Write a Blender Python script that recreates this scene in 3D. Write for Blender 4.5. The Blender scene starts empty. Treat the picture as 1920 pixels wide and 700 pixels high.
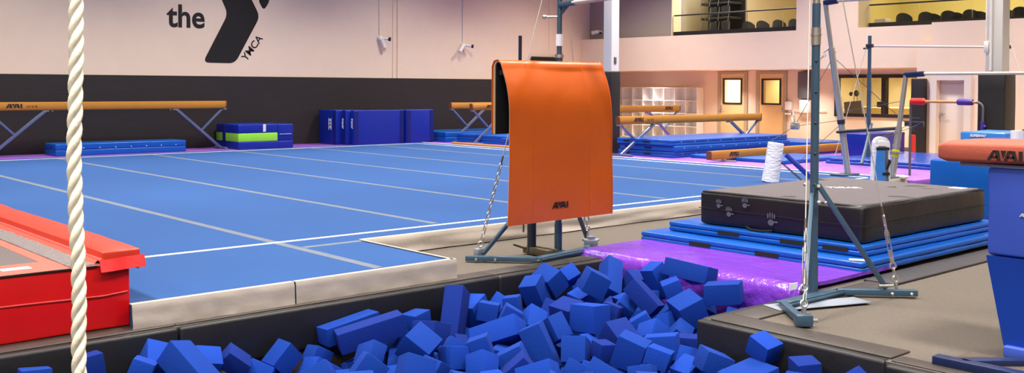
import bpy, bmesh, math, random
from mathutils import Vector, Matrix, noise, Euler
S = bpy.context.scene
C = S.collection
V = Vector
# ------------------------------------------------------------------ camera
yaw, pitch, roll, FPX, PY = -0.843985308, 0.0261554216, 0.00488498589, 1891.49, 212.13
cyw, syw, cpt, spt = math.cos(yaw), math.sin(yaw), math.cos(pitch), math.sin(pitch)
Fv = V((syw*cpt, cyw*cpt, -spt)); R0 = V((cyw, -syw, 0)); U0 = R0.cross(Fv)
Rv = R0*math.cos(roll) + U0*math.sin(roll); Uv = -R0*math.sin(roll) + U0*math.cos(roll)
cam = bpy.data.cameras.new('camera'); cam_o = bpy.data.objects.new('camera', cam); C.objects.link(cam_o)
m = Matrix((Rv, Uv, -Fv)).transposed().to_4x4(); m.translation = (0, 0, 1.41); cam_o.matrix_world = m
cam.sensor_fit = 'HORIZONTAL'; cam.sensor_width = 36; cam.lens = 36*FPX/1920
cam.shift_y = -(350-PY)/1920; cam.clip_start = .05; cam.clip_end = 200
S.camera = cam_o
# ------------------------------------------------------------------ light
S.view_settings.view_transform = 'Standard'; S.view_settings.look = 'None'
S.view_settings.exposure = -0.2; S.view_settings.gamma = 1; S.view_settings.use_curve_mapping = False
w = bpy.data.worlds.new('world'); S.world = w; w.use_nodes = True
w.node_tree.nodes['Background'].inputs[0].default_value = (.55, .58, .8, 1)
w.node_tree.nodes['Background'].inputs[1].default_value = .35
def area(loc, sx, sy, power, col=(1, .96, .9), spread=120, rot=(0, 0, 0)):
    l = bpy.data.lights.new('ceiling_or_fill_lamp', 'AREA'); l.shape = 'RECTANGLE'; l.size = sx; l.size_y = sy
    l.energy = power; l.color = col; l.spread = math.radians(spread)
    o = bpy.data.objects.new('ceiling_or_fill_lamp', l); C.objects.link(o); o.location = loc; o.rotation_euler = rot
    return o
LP = 290
for x in (-18.2, -12.6, -7.0, -1.4):
    for y in (0.5, 5.5, 10.5, 15.5, 19.7):
        area((x, y, 6.3), 1.3, .7, LP, (1, .925, .81), 116)
for x in (-16, -6): area((x, 9, 6.35), 6, 6, 170, (1, .94, .88), 180)  # broad fill added overhead to lift the walls, not room fixtures
area((-1.5, 2.5, 6.3), 2.5, 2.5, 180, (1, .95, .88), 150)
for q in ((3.5, -1.5), (-2.5, -4.5)): area((q[0], q[1], 6.2), 2.2, 2.2, 420, (1, .93, .84), 170, (.35, .35, 0))  # frontal fill added behind the camera to brighten faces turned towards it
area((-16.4, 24.2-1.2, 4.9), 3, .5, 150, (1, .93, .8), 170)       # balcony room
area((-10.5, 24.6, 4.9), 4, 1.2, 105, (1, .91, .66), 170)           # balcony room on the right
area((-13.2, 25.6, 1.83), 1.2, .6, 95, (1, .92, .7), 170)         # reception room
for x in (-20, -17.3, -14.8, -12.4): area((x, 23.3, 1.88), .5, .3, 34, (1, .93, .85), 105)
area((-17.6, 25.5, 1.85), .8, .6, 150, (1, .98, .95), 170)
area((-16.1, 25.5, 1.85), .8, .6, 26, (1, .82, .5), 170)
# ------------------------------------------------------------------ materials
def lin(c):
    c = c/255.; return c/12.92 if c <= .04045 else ((c+.055)/1.055)**2.4
def mat(name, rgb, rough=.6, bump=0, bscale=20, var=0, vscale=3, metal=0, spec=.5, stretch=None, emis=0, trans=0, detail=4, coat=0, sheen=0, dist=.01):
    M = bpy.data.materials.new(name); M.use_nodes = True; nt = M.node_tree; N = nt.nodes; L = nt.links
    p = N['Principled BSDF']; col = tuple(lin(c) for c in rgb)+(1,)
    p.inputs['Base Color'].default_value = col; p.inputs['Roughness'].default_value = rough
    p.inputs['Metallic'].default_value = metal; p.inputs['Specular IOR Level'].default_value = spec
    if coat: p.inputs['Coat Weight'].default_value = coat; p.inputs['Coat Roughness'].default_value = .15
    if sheen: p.inputs['Sheen Weight'].default_value = sheen
    if trans: p.inputs['Transmission Weight'].default_value = trans; p.inputs['IOR'].default_value = 1.1
    if emis: p.inputs['Emission Color'].default_value = col; p.inputs['Emission Strength'].default_value = emis
    if bump or var:
        tc = N.new('ShaderNodeTexCoord'); mp = N.new('ShaderNodeMapping'); L.new(tc.outputs['Object'], mp.inputs[0])
        if stretch: mp.inputs['Scale'].default_value = stretch
    if bump:
        n = N.new('ShaderNodeTexNoise'); n.inputs['Scale'].default_value = bscale; n.inputs['Detail'].default_value = detail
        L.new(mp.outputs[0], n.inputs[0]); b = N.new('ShaderNodeBump'); b.inputs['Strength'].default_value = bump; b.inputs['Distance'].default_value = dist
        L.new(n.outputs[0], b.inputs['Height']); L.new(b.outputs[0], p.inputs['Normal'])
    if var:
        n2 = N.new('ShaderNodeTexNoise'); n2.inputs['Scale'].default_value = vscale; n2.inputs['Detail'].default_value = 5
        L.new(mp.outputs[0], n2.inputs[0])
        r = N.new('ShaderNodeMapRange'); r.inputs[1].default_value = .3; r.inputs[2].default_value = .7
        r.inputs[3].default_value = 1-var; r.inputs[4].default_value = 1+var; L.new(n2.outputs[0], r.inputs[0])
        mx = N.new('ShaderNodeVectorMath'); mx.operation = 'SCALE'; mx.inputs[0].default_value = col[:3]
        L.new(r.outputs[0], mx.inputs['Scale']); L.new(mx.outputs[0], p.inputs['Base Color'])
    return M
M = dict(
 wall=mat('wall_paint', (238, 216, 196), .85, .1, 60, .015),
 wallgrey=mat('upper_wall_grey', (166, 154, 148), .85, .1, 60, .015),  # upper back wall, a darker grey than the parapet below
 lobby=mat('lobby_paint', (234, 212, 194), .85, .05, 60),
 wain=mat('black_wall_padding', (38, 33, 34), .6, .25, 9, .10, 2.5, stretch=(1, .5, 3)),
 padcol=mat('black_column_padding', (36, 34, 37), .5, .3, 6, .12, 3),
 ceil=mat('ceiling_paint', (120, 118, 125), .9),
 cream=mat('cream_paint', (236, 222, 180), .85, .05, 30),
 yellow=mat('yellow_cream_paint', (226, 214, 140), .85, .05, 30),
 carpet=mat('blue_carpet', (30, 75, 137), .92, .35, 260, .05, .7, spec=.2, sheen=.08),
 seam=mat('grey_seam_tape', (98, 108, 126), .9, .2, 200, .06, 6),
 white=mat('white_tape', (215, 215, 220), .7),
 beige=mat('beige_vinyl', (178, 168, 160), .5, .35, 5, .04, 4, stretch=(1, 1, 1.6), dist=.02),
 tan=mat('grey_tan_carpet', (104, 97, 91), .95, .6, 170, .10, 55, spec=.1),
 tan2=mat('brown_carpet_edge', (98, 88, 80), .95, .5, 150, .12, 20, spec=.1),
 wood=mat('light_wood_floor', (214, 170, 112), .45, .05, 20, .05, 6, stretch=(1, 8, 1)),
 pad=mat('black_pit_pad', (22, 22, 27), .5, .25, 14, .08, 3),
 padtop=mat('pit_pad_lit_top', (62, 56, 53), .45, .25, 30, .12, 4),  # black vinyl again, its lit grey-tan look painted into the top strips
 darkstrip=mat('dark_grey_pad', (48, 45, 50), .5, .2, 12, .08, 4),
 purple=mat('purple_vinyl', (118, 58, 190), .24, .8, 8, .04, 5, stretch=(1, 1.4, 1), spec=.6, dist=.03),
 purplef=mat('purple_floor_mat', (140, 88, 190), .45, .2, 4, .05, 2),
 purpled=mat('dark_purple_vinyl', (62, 34, 132), .4),
 bluev=mat('blue_vinyl', (4, 82, 176), .34, .4, 6, .05, 3, spec=.5, dist=.015),
 bluet=mat('light_blue_vinyl_top', (70, 112, 196), .34, .2, 6, .03, 3, spec=.5, dist=.015),
 blued=mat('deep_blue_vinyl', (6, 38, 150), .38, .3, 6, .04, 3, dist=.015),
 bluen=mat('navy_vinyl', (10, 24, 110), .4, .2, 8),
 bluem=mat('shiny_blue_vinyl', (40, 80, 180), .2, .7, 9, .15, 5, dist=.02),
 bluel=mat('bright_blue_vinyl', (60, 128, 214), .3, .4, 8, .08, 4),
 velcro=mat('black_velcro', (22, 22, 26), .9),
 green=mat('lime_green_vinyl', (140, 222, 66), .4, .15, 8),
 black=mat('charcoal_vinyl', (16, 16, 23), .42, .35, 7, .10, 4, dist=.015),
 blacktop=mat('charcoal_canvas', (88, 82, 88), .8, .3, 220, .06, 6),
 chalk=mat('chalk_mark', (82, 82, 94), .9),
 orange=mat('orange_vinyl', (194, 86, 16), .36, .3, 5, .05, 3, dist=.02),
 foamw=mat('beige_foam', (222, 200, 160), .9),
 inner=mat('black_lining', (20, 19, 20), .85),
 red=mat('red_vinyl', (205, 10, 16), .4, .3, 6, .05, 3, dist=.015),
 redtop=mat('red_vinyl_sheen', (205, 52, 32), .42, .3, 7, .05, 4, dist=.015),  # red pad top, its sheen painted in as orange-red
 redpipe=mat('pale_red_piping', (240, 96, 84), .5),
 bed=mat('grey_trampoline_bed', (92, 84, 86), .75, .3, 120, .05, 6),
 spring=mat('grey_spring_web', (112, 108, 110), .5, .6, 90, .3, 50),
 foam=mat('blue_foam', (8, 52, 142), .88, .25, 90, .03, 2, spec=.2),
 foam2=mat('bright_blue_foam', (12, 58, 158), .88, .25, 90, .03, 2, spec=.2),
 foam3=mat('deep_blue_foam', (6, 38, 122), .88, .25, 90, .03, 2, spec=.2),
 steel=mat('blue_grey_steel', (62, 88, 110), .38, .05, 40, .05, 5, metal=.2),
 steeld=mat('dark_slate_steel', (44, 52, 66), .4, metal=.3),
 plate=mat('pale_steel_plate', (150, 158, 174), .45, .05, 30, .06, 6, metal=.4),
 chrome=mat('chrome', (190, 188, 188), .25, metal=.6),
 zinc=mat('zinc_plated_steel', (200, 198, 190), .32, metal=.85),
 cable=mat('steel_cable', (205, 200, 198), .4, metal=.4),
 dcable=mat('dark_cable', (80, 74, 74), .5, metal=.3),
 beam=mat('tan_suede', (180, 122, 42), .8, .1, 80, .04, 5),
 beamend=mat('brown_end_cap', (110, 64, 30), .6),
 legm=mat('silver_blue_leg', (120, 134, 172), .3, metal=.6),
 legd=mat('dark_blue_leg', (40, 46, 92), .4, metal=.3),
 rail=mat('pale_rail', (206, 196, 190), .6, .1, 60, .05, 20),
 navy=mat('navy_metal', (28, 42, 86), .4, metal=.2),
 rope=mat('cotton_rope', (246, 240, 222), .95, .35, 260, .05, 60, spec=.1, stretch=(1, 1, .35), dist=.004),
 ink=mat('black_sign_paint', (20, 17, 20), .6),
 logo=mat('dark_print', (38, 22, 24), .6),
 whitep=mat('white_print', (225, 228, 240), .6),
 shelf=mat('white_laminate', (246, 242, 242), .5),
 oak=mat('tan_door_paint', (224, 190, 140), .5, .05, 10, .03, 2),
 frame=mat('taupe_door_frame', (170, 152, 132), .6),
 bframe=mat('black_window_frame', (26, 22, 22), .5),
 door=mat('white_door_paint', (226, 216, 212), .5),
 plastic=mat('white_plastic', (235, 232, 230), .4),
 grey=mat('grey_plastic', (92, 90, 96), .5),
 chair=mat('black_chair_plastic', (40, 42, 40), .35),
 glass=mat('clear_glass', (250, 250, 246), .02, trans=1, spec=.3),
 lampw=mat('lit_panel', (255, 246, 214), .5, emis=2.2),
 suede=mat('brick_red_suede', (176, 84, 66), .7, .15, 60, .05, 3),
 pale=mat('pale_blue_plate', (176, 192, 222), .5),
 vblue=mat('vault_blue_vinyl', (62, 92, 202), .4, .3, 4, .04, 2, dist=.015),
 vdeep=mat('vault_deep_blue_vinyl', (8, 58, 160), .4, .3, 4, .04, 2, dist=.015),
 red2=mat('bright_red_pad', (206, 24, 24), .5, .8, 30),
 violet=mat('violet_pad', (70, 44, 150), .5),
 woodr=mat('wood_rail', (196, 132, 86), .5),
 wpad=mat('white_vinyl_wrap', (232, 232, 244), .45, .9, 12, .03, 5, stretch=(1, 1, 2.5), dist=.02),
 yell=mat('yellow_tape', (216, 214, 60), .5),
 paper=mat('white_paper', (232, 232, 236), .8),
 brownw=mat('brown_rubber', (86, 70, 56), .8),
 bronze=mat('bronze_steel', (96, 88, 72), .4, metal=.4),
)
# ------------------------------------------------------------------ mesh helpers
class MB:
    def __init__(s): s.bm = bmesh.new()
    def _merge(s, b):
        me = bpy.data.meshes.new('t'); b.to_mesh(me); s.bm.from_mesh(me); bpy.data.meshes.remove(me); b.free(); return s
    def obox(s, c, ax, sz, bev=0, seg=2, shape=None):
        b = bmesh.new(); bmesh.ops.create_cube(b, size=1)
        if bev: bmesh.ops.bevel(b, geom=b.edges[:], offset=1, segments=1, affect='EDGES') if False else None
        for v in b.verts: v.co = V((v.co.x*sz[0], v.co.y*sz[1], v.co.z*sz[2]))
        if bev: bmesh.ops.bevel(b, geom=b.edges[:], offset=bev, segments=seg, affect='EDGES', profile=.5)
        a = [V(x) for x in ax]; c = V(c)
        for v in b.verts: v.co = c + a[0]*v.co.x + a[1]*v.co.y + a[2]*v.co.z
        return s._merge(b)
    def box(s, x0, x1, y0, y1, z0, z1, bev=0, seg=2):
        return s.obox(((x0+x1)/2, (y0+y1)/2, (z0+z1)/2), ((1, 0, 0), (0, 1, 0), (0, 0, 1)), (abs(x1-x0), abs(y1-y0), abs(z1-z0)), bev, seg)
    def bar(s, p, q, w_, h, bev=0, up=(0, 0, 1)):
        p, q = V(p), V(q); d = (q-p); L = d.length; d.normalize(); u = V(up)
        sd = d.cross(u)
        if sd.length < 1e-4: sd = V((1, 0, 0))
        sd.normalize(); u2 = sd.cross(d)
        return s.obox((p+q)/2, (d, sd, u2), (L, w_, h), bev)
    def soft(s, x0, x1, y0, y1, z0, z1, bev=.02, res=.12, amp=.01, fr=3, seed=0, top_only=False):
        b = bmesh.new(); bmesh.ops.create_cube(b, size=1)
        sz = (abs(x1-x0), abs(y1-y0), abs(z1-z0))
        for v in b.verts: v.co = V((v.co.x*sz[0], v.co.y*sz[1], v.co.z*sz[2]))
        for ax_ in range(3):
            n = max(1, int(sz[ax_]/res))
            for k in range(1, n):
                nrm = [0, 0, 0]; nrm[ax_] = 1; co = [0, 0, 0]; co[ax_] = -sz[ax_]/2 + sz[ax_]*k/n
                bmesh.ops.bisect_plane(b, geom=b.verts[:]+b.edges[:]+b.faces[:], plane_co=co, plane_no=nrm)
        ed = [e for e in b.edges if len(e.link_faces) == 2 and e.calc_face_angle(0) > .5]
        bmesh.ops.bevel(b, geom=ed, offset=bev, segments=3, affect='EDGES', profile=.5)
        b.normal_update(); c = V(((x0+x1)/2, (y0+y1)/2, (z0+z1)/2))
        mv = []
        for v in b.verts:
            n = noise.noise(v.co*fr + V((seed*7.3, seed, 0))) + .5*noise.noise(v.co*fr*2.7 + V((seed*3, 0, 5)))
            mv.append((v, v.normal*n*amp*(0 if v.co.z < -sz[2]/2+1e-3 else 1)))
        for v, d in mv: v.co += d
        for v in b.verts: v.co += c
        return s._merge(b)
    def tube(s, pts, r, n=12, caps=True, radii=None):
        pts = [V(p) for p in pts]; rings = []; prev = None
        for i, p in enumerate(pts):
            t = (pts[min(i+1, len(pts)-1)] - pts[max(i-1, 0)]).normalized()
            if prev is None:
                a = V((0, 0, 1)) if abs(t.z) < .9 else V((1, 0, 0)); u = t.cross(a).normalized()
            else: u = (prev - t*prev.dot(t)).normalized()
            prev = u; v = t.cross(u); rr = radii[i] if radii else r
            rings.append([s.bm.verts.new(p + (u*math.cos(k*2*math.pi/n) + v*math.sin(k*2*math.pi/n))*rr) for k in range(n)])
        for a, b in zip(rings, rings[1:]):
            for k in range(n): s.bm.faces.new((a[k], a[(k+1) % n], b[(k+1) % n], b[k]))
        if caps: s.bm.faces.new(rings[0][::-1]); s.bm.faces.new(rings[-1])
        return s
    def cyl(s, p, q, r, r2=None, n=16): return s.tube([p, q], r, n, True, [r, r if r2 is None else r2])
    def prism(s, pts, ext):
        e = V(ext); a = [s.bm.verts.new(V(p)) for p in pts]; b = [s.bm.verts.new(V(p)+e) for p in pts]
        s.bm.faces.new(a[::-1]); s.bm.faces.new(b); n = len(a)
        for k in range(n): s.bm.faces.new((a[k], a[(k+1) % n], b[(k+1) % n], b[k]))
        return s
    def ring(s, c, axis, R, r, n=18, k=8, stretch=1, along=(0, 0, 1)):
        # torus, stretched along a direction (chain link, shackle)
        c = V(c); ax_ = V(axis).normalized(); al = V(along); al = (al-ax_*al.dot(ax_)).normalized(); sd = ax_.cross(al)
        rg = []
        for i in range(n):
            t = 2*math.pi*i/n; d = sd*math.cos(t) + al*math.sin(t)
            ctr = c + d*R + al*(stretch*R*(1 if math.sin(t) >= 0 else -1))
            rg.append([s.bm.verts.new(ctr + (d*math.cos(2*math.pi*j/k) + ax_*math.sin(2*math.pi*j/k))*r) for j in range(k)])
        for i in range(n):
            a, b = rg[i], rg[(i+1) % n]
            for j in range(k): s.bm.faces.new((a[j], a[(j+1) % k], b[(j+1) % k], b[j]))
        return s
    def chain(s, p, q, L=.045, r=.0035):
        p, q = V(p), V(q); d = q-p; n = max(2, int(d.length/(L*.72))); dn = d.normalized()
        a = dn.cross(V((0, 1, .3))).normalized(); b = dn.cross(a)
        for i in range(n): s.ring(p + d*((i+.5)/n), a if i % 2 else b, L*.24, r, 12, 6, .75, dn)
        return s
    def ball(s, c, r, sc=(1, 1, 1), n=12):
        b = bmesh.new(); bmesh.ops.create_uvsphere(b, u_segments=n, v_segments=n//2+2, radius=r)
        for v in b.verts: v.co = V(c) + V((v.co.x*sc[0], v.co.y*sc[1], v.co.z*sc[2]))
        return s._merge(b)
    def grid(s, f, nu, nv):
        vs = [[s.bm.verts.new(V(f(i/nu, j/nv))) for j in range(nv+1)] for i in range(nu+1)]
        for i in range(nu):
            for j in range(nv): s.bm.faces.new((vs[i][j], vs[i+1][j], vs[i+1][j+1], vs[i][j+1]))
        return s
    def sheet(s, f, nu, nv, th):
        # closed curved sheet with real thickness: f(u, v) gives the outer point, thickness along its normal
        def nrm(u, v):
            e = 1e-3; u1, u0 = min(1, u+e), max(0, u-e); v1, v0 = min(1, v+e), max(0, v-e)
            return (V(f(u1, v))-V(f(u0, v))).cross(V(f(u, v1))-V(f(u, v0))).normalized()
        A = [[s.bm.verts.new(V(f(i/nu, j/nv))) for j in range(nv+1)] for i in range(nu+1)]
        B = [[s.bm.verts.new(V(f(i/nu, j/nv)) - nrm(i/nu, j/nv)*th) for j in range(nv+1)] for i in range(nu+1)]
        for i in range(nu):
            for j in range(nv):
                s.bm.faces.new((A[i][j], A[i+1][j], A[i+1][j+1], A[i][j+1])); s.bm.faces.new((B[i][j], B[i][j+1], B[i+1][j+1], B[i+1][j]))
        for i in range(nu):
            s.bm.faces.new((A[i][0], B[i][0], B[i+1][0], A[i+1][0])); s.bm.faces.new((A[i][nv], A[i+1][nv], B[i+1][nv], B[i][nv]))
        for j in range(nv):
            s.bm.faces.new((A[0][j], A[0][j+1], B[0][j+1], B[0][j])); s.bm.faces.new((A[nu][j], B[nu][j], B[nu][j+1], A[nu][j+1]))
        return s
def wpos(o):
    p = V((0, 0, 0))
    while o: p += o.location; o = o.parent
    return p
def ob(name, mb, m_, parent=None, label=None, smooth=40):
    """link the builder's shape (world coordinates) as ONE mesh object"""
    bmesh.ops.recalc_face_normals(mb.bm, faces=mb.bm.faces)
    vs = mb.bm.verts
    if parent: org = wpos(parent); loc = V((0, 0, 0))
    else:
        xs = [v.co.x for v in vs]; ys = [v.co.y for v in vs]; zs = [v.co.z for v in vs]
        org = V(((min(xs)+max(xs))/2, (min(ys)+max(ys))/2, min(zs))); loc = org
    for v in vs: v.co -= org
    me = bpy.data.meshes.new(name); mb.bm.to_mesh(me); mb.bm.free()
    mats = m_ if isinstance(m_, (list, tuple)) else [m_]
    for k in mats: me.materials.append(M[k])
    if smooth: me.shade_smooth(); me.set_sharp_from_angle(angle=math.radians(smooth))
    o = bpy.data.objects.new(name, me); C.objects.link(o); o.location = loc
    if parent: o.parent = parent
    if label: o['label'] = label
    return o
def tag(o, label, cat, group=None, kind=None):
    o['label'] = label; o['category'] = cat
    if group: o['group'] = group
    if kind: o['kind'] = kind
    return o
def thing(name, label, cat, loc, group=None):
    o = bpy.data.objects.new(name, None); C.objects.link(o); o.location = loc; o.empty_display_size = .1
    return tag(o, label, cat, group)
def struct(name, mb, m_, smooth=40):
    o = ob(name, mb, m_, None, None, smooth); o['kind'] = 'structure'; return o
def holed(mb, x0, x1, z0, z1, y0, y1, holes):
    """a wall slab along x with rectangular openings (x0,x1,z0,z1)"""
    xs = sorted({x0, x1, *[h[0] for h in holes], *[h[1] for h in holes]}); zs = sorted({z0, z1, *[h[2] for h in holes], *[h[3] for h in holes]})
    for a, b in zip(xs, xs[1:]):
        for c, d in zip(zs, zs[1:]):
            mx, mz = (a+b)/2, (c+d)/2
            if any(h[0] < mx < h[1] and h[2] < mz < h[3] for h in holes): continue
            mb.box(a, b, y0, y1, c, d)
    return mb
LOGO = [[(0, 0), (.36, 0), (.9, 1), (.6, 1)], [(1.02, 0), (1.4, 0), (1.24, 1), (.76, 1)], [(.36, .2), (1.1, .2), (1.1, .42), (.5, .42)],
        [(1.37, 1), (1.98, 1), (1.66, .16)], [(1.74, 0), (2.06, 0), (2.5, 1), (2.10, 1)], [(2.72, 0), (3.1, 0), (2.85, 1), (2.34, 1)],
        [(2.02, .22), (2.8, .22), (2.8, .42), (2.12, .42)], [(3.22, 0), (3.6, 0), (3.6, 1), (3.22, 1)]]
def logo(parent, o, ux, uy, h, m_, label=None, th=.002, polys=None, name='logo'):
    o, ux, uy = V(o), V(ux), V(uy); n = ux.cross(uy).normalized(); mb = MB()
    for p in (polys or LOGO): mb.prism([o + ux*(a*h) + uy*(b*h) for a, b in p], n*th)
    return ob(name, mb, m_, parent, label, 0)
def text(parent, s, o, ux, uy, size, m_, name='lettering', width=None, bold=0, th=.002, label=None, sx=1):
    cu = bpy.data.curves.new('f', 'FONT'); cu.body = s; cu.size = size; cu.offset = bold; cu.extrude = th/2; cu.resolution_u = 4
    t = bpy.data.objects.new('f', cu); C.objects.link(t); bpy.context.view_layer.update()
    me = bpy.data.meshes.new_from_object(t.evaluated_get(bpy.context.evaluated_depsgraph_get()))
    bpy.data.objects.remove(t)
    xs = [v.co.x for v in me.vertices]; k = (width/(max(xs)-min(xs))) if width else sx; x0 = min(xs)
    ux, uy = V(ux).normalized(), V(uy).normalized(); n = ux.cross(uy); org = wpos(parent) if parent else V((0, 0, 0))
    for v in me.vertices:
        c = v.co.copy(); v.co = V(o) + ux*((c.x-x0)*k) + uy*c.y + n*c.z - org
    me.materials.clear(); me.materials.append(M[m_])
    q = bpy.data.objects.new(name, me); C.objects.link(q)
    if parent: q.parent = parent
    if label: q['label'] = label
    return q
def rounded(poly, r, n=5):
    out = []; N_ = len(poly)
    for i, p in enumerate(poly):
        p = V(p); a = (V(poly[i-1])-p); b = (V(poly[(i+1) % N_])-p); rr = min(r, a.length*.45, b.length*.45)
        a = p + a.normalized()*rr; b = p + b.normalized()*rr
        for k in range(n+1):
            t = k/n; out.append(a*(1-t)**2 + p*2*t*(1-t) + b*t*t)
    return out
X_, Y_, Z_ = (1, 0, 0), (0, 1, 0), (0, 0, 1)
ZG, ZP = -.16, -.03
# ================================================================== the setting
XL, YB, YL = -22.1, 22.5, 24.1
PX, PYF, PX2, PYB = -6.3, 5.44, -4.22, 6.93     # pit outline: left rim, platform front, platform side, far wall
ZPIT = -1.15
mb = MB()      # ground slab, with the pit left open
for r in [(XL, PX, -8, 20.9), (PX, PX2, PYB, 20.9), (PX2, 8, PYF, 20.9)]: mb.box(r[0], r[1], r[2], r[3], -1.3, ZG)
struct('floor', mb, 'tan')
struct('floor.001', MB().box(XL, 8, 20.9, 27.4, -1.3, ZG), 'wood')
struct('floor.002', MB().box(PX, 8, -8, PYB, -1.35, ZPIT), 'inner')
mb = MB().box(XL-.3, XL, -8, 27.4, ZG, 6.5)
struct('wall_left', mb, 'wall')
struct('trim_1', MB().box(XL, XL+.03, -8, 22.5, ZG, 1.62), 'wain')
struct('trim_2', MB().box(XL, XL+.025, 15.40, 15.46, 1.62, 6.5).box(XL, XL+.04, 15.54, 15.60, 1.62, 6.5), 'wall')
struct('trim_3', MB().box(XL, XL+.02, 21.12, 21.18, 1.62, 6.5), 'wall')
struct('ceiling', MB().box(XL-.3, 8.3, -8.3, 22.9, 6.5, 6.7), 'ceil')
struct('wall_right', MB().box(8, 8.3, -8, 27.4, ZG, 6.5), 'wall')
struct('wall_front', MB().box(XL, 8, -8.3, -8, -1.3, 6.5), 'wall')
# upper wall above the gallery front, set back behind its parapet
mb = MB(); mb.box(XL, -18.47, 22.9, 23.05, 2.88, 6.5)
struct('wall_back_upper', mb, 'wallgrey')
mb = MB(); mb.box(XL, -11.1, YB, 22.75, 1.90, 2.88); mb.box(-14.43, -12.73, YB, 23.0, 2.88, 6.5)
mb.box(-11.1, 8, YB, 22.75, 1.90, 2.88); mb.box(-18.47, 8, YB+.02, 22.7, 5.1, 6.5)
struct('wall_back', mb, 'wall')
struct('trim_4', MB().box(-18.5, -18.47, YB+.01, 23.0, 2.88, 5.1).box(-12.75, -12.72, YB+.01, 23.1, 2.88, 5.1), 'cream')
# gallery floor and soffit
struct('floor.003', MB().box(XL, 8, 22.75, 27.4, 1.90, 2.45), 'lobby')
# right-hand wall block with its stepped top and the white door
mb = MB(); holed(mb, -11.1, 8, ZG, 2.49, 22.25, YB, [(-10.61, -9.99, ZG, 1.60)]); mb.box(-10.77, 8, 22.25, YB, 2.49, 2.91)
struct('wall_back_right', mb, 'wall')
mb = MB().box(-10.76, -10.61, 22.19, 22.25, ZG, 1.72).box(-9.99, -9.84, 22.19, 22.25, ZG, 1.72).box(-10.61, -9.99, 22.19, 22.25, 1.60, 1.72)
d = struct('door_3', mb, 'door')
ob('door_panel', MB().box(-10.605, -9.995, 22.40, 22.45, ZG, 1.595).box(-10.605, -10.07, 22.37, 22.40, ZG, 1.52, .005), 'door', d)
h = ob('door_handle', MB().cyl((-10.56, 22.38, .84), (-10.56, 22.28, .84), .016).cyl((-10.58, 22.29, .84), (-10.45, 22.29, .86), .014).cyl((-10.56, 22.37, .84), (-10.56, 22.355, .84), .035), 'chrome', d)
# lobby wall under the gallery: two doors and the reception window
H1, H2, H3 = (-17.83, -17.19, .95, 1.67), (-16.51, -15.90, .95, 1.66), (-14.22, -11.3, .70, 1.74)
mb = holed(MB(), XL, 8, ZG, 1.90, YL, YL+.15, [H1, H2, H3]); struct('wall_lobby', mb, 'lobby')
struct('baseboard_lobby', MB().box(-15.6, -11.1, YL-.015, YL, ZG, -.06), 'grey')
for nm, x0, x1, Hh, hx, lab in (('door_1', -17.98, -17.05, H1, -17.92, None), ('door_2', -16.66, -15.76, H2, -15.83, None)):
    f = struct(nm, MB().box(x0-.05, x0+.06, YL-.04, YL, ZG, 1.88).box(x1-.06, x1+.05, YL-.04, YL, ZG, 1.88).box(x0+.06, x1-.06, YL-.04, YL, 1.80, 1.88), 'frame')
    ob('door_leaf', holed(MB(), x0+.06, x1-.06, ZG, 1.80, YL-.025, YL-.003, [Hh]), 'oak', f)
    fr = .035
    ob('window_frame', holed(MB(), Hh[0]-.01, Hh[1]+.01, Hh[2]-.01, Hh[3]+.01, YL-.05, YL, [(Hh[0]+fr, Hh[1]-fr, Hh[2]+fr, Hh[3]-fr)]), 'bframe', f)
    ob('window_pane', MB().box(Hh[0]+fr, Hh[1]-fr, YL+.02, YL+.03, Hh[2]+fr, Hh[3]-fr), 'glass', f)
    ob('door_handle', MB().box(hx-.03, hx+.03, YL-.035, YL-.025, .74, .90).cyl((hx, YL-.03, .80), (hx, YL-.09, .80), .012).cyl((hx, YL-.085, .80), (hx+(.12 if hx < -17 else -.12), YL-.085, .80), .012), 'chrome', f)
wf = .06
w3 = struct('window_1', holed(MB(), H3[0]-.03, H3[1]+.03, H3[2]-.03, H3[3]+.03, YL-.05, YL+.12, [(H3[0]+wf, -12.93, H3[2]+wf, H3[3]-wf), (-12.82, H3[1]-wf, H3[2]+wf, H3[3]-wf)]), 'bframe')
ob('window_pane', MB().box(H3[0]+wf, -12.93, YL+.03, YL+.04, H3[2]+wf, H3[3]-wf), 'glass', w3)
ob('window_pane', MB().box(-12.82, H3[1]-wf, YL+.03, YL+.04, H3[2]+wf, H3[3]-wf), 'glass', w3)
# rooms behind the lobby wall
mb = MB().box(-18.6, -10.6, 27.2, 27.35, ZG, 1.90).box(-18.6, -18.5, YL+.15, 27.2, ZG, 1.90).box(-16.9, -16.8, YL+.15, 27.2, ZG, 1.90).box(-15.3, -15.2, YL+.15, 27.2, ZG, 1.90).box(-10.6, -10.5, YL+.15, 27.2, ZG, 1.90)
struct('wall_rooms', mb, 'cream')
struct('wall_room', MB().box(-18.45, -16.92, 27.15, 27.19, ZG, 1.89), 'plastic')
struct('trim_5', MB().box(-18.4, -17, 25.9, 25.95, ZG, .98), 'bluel')
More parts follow.
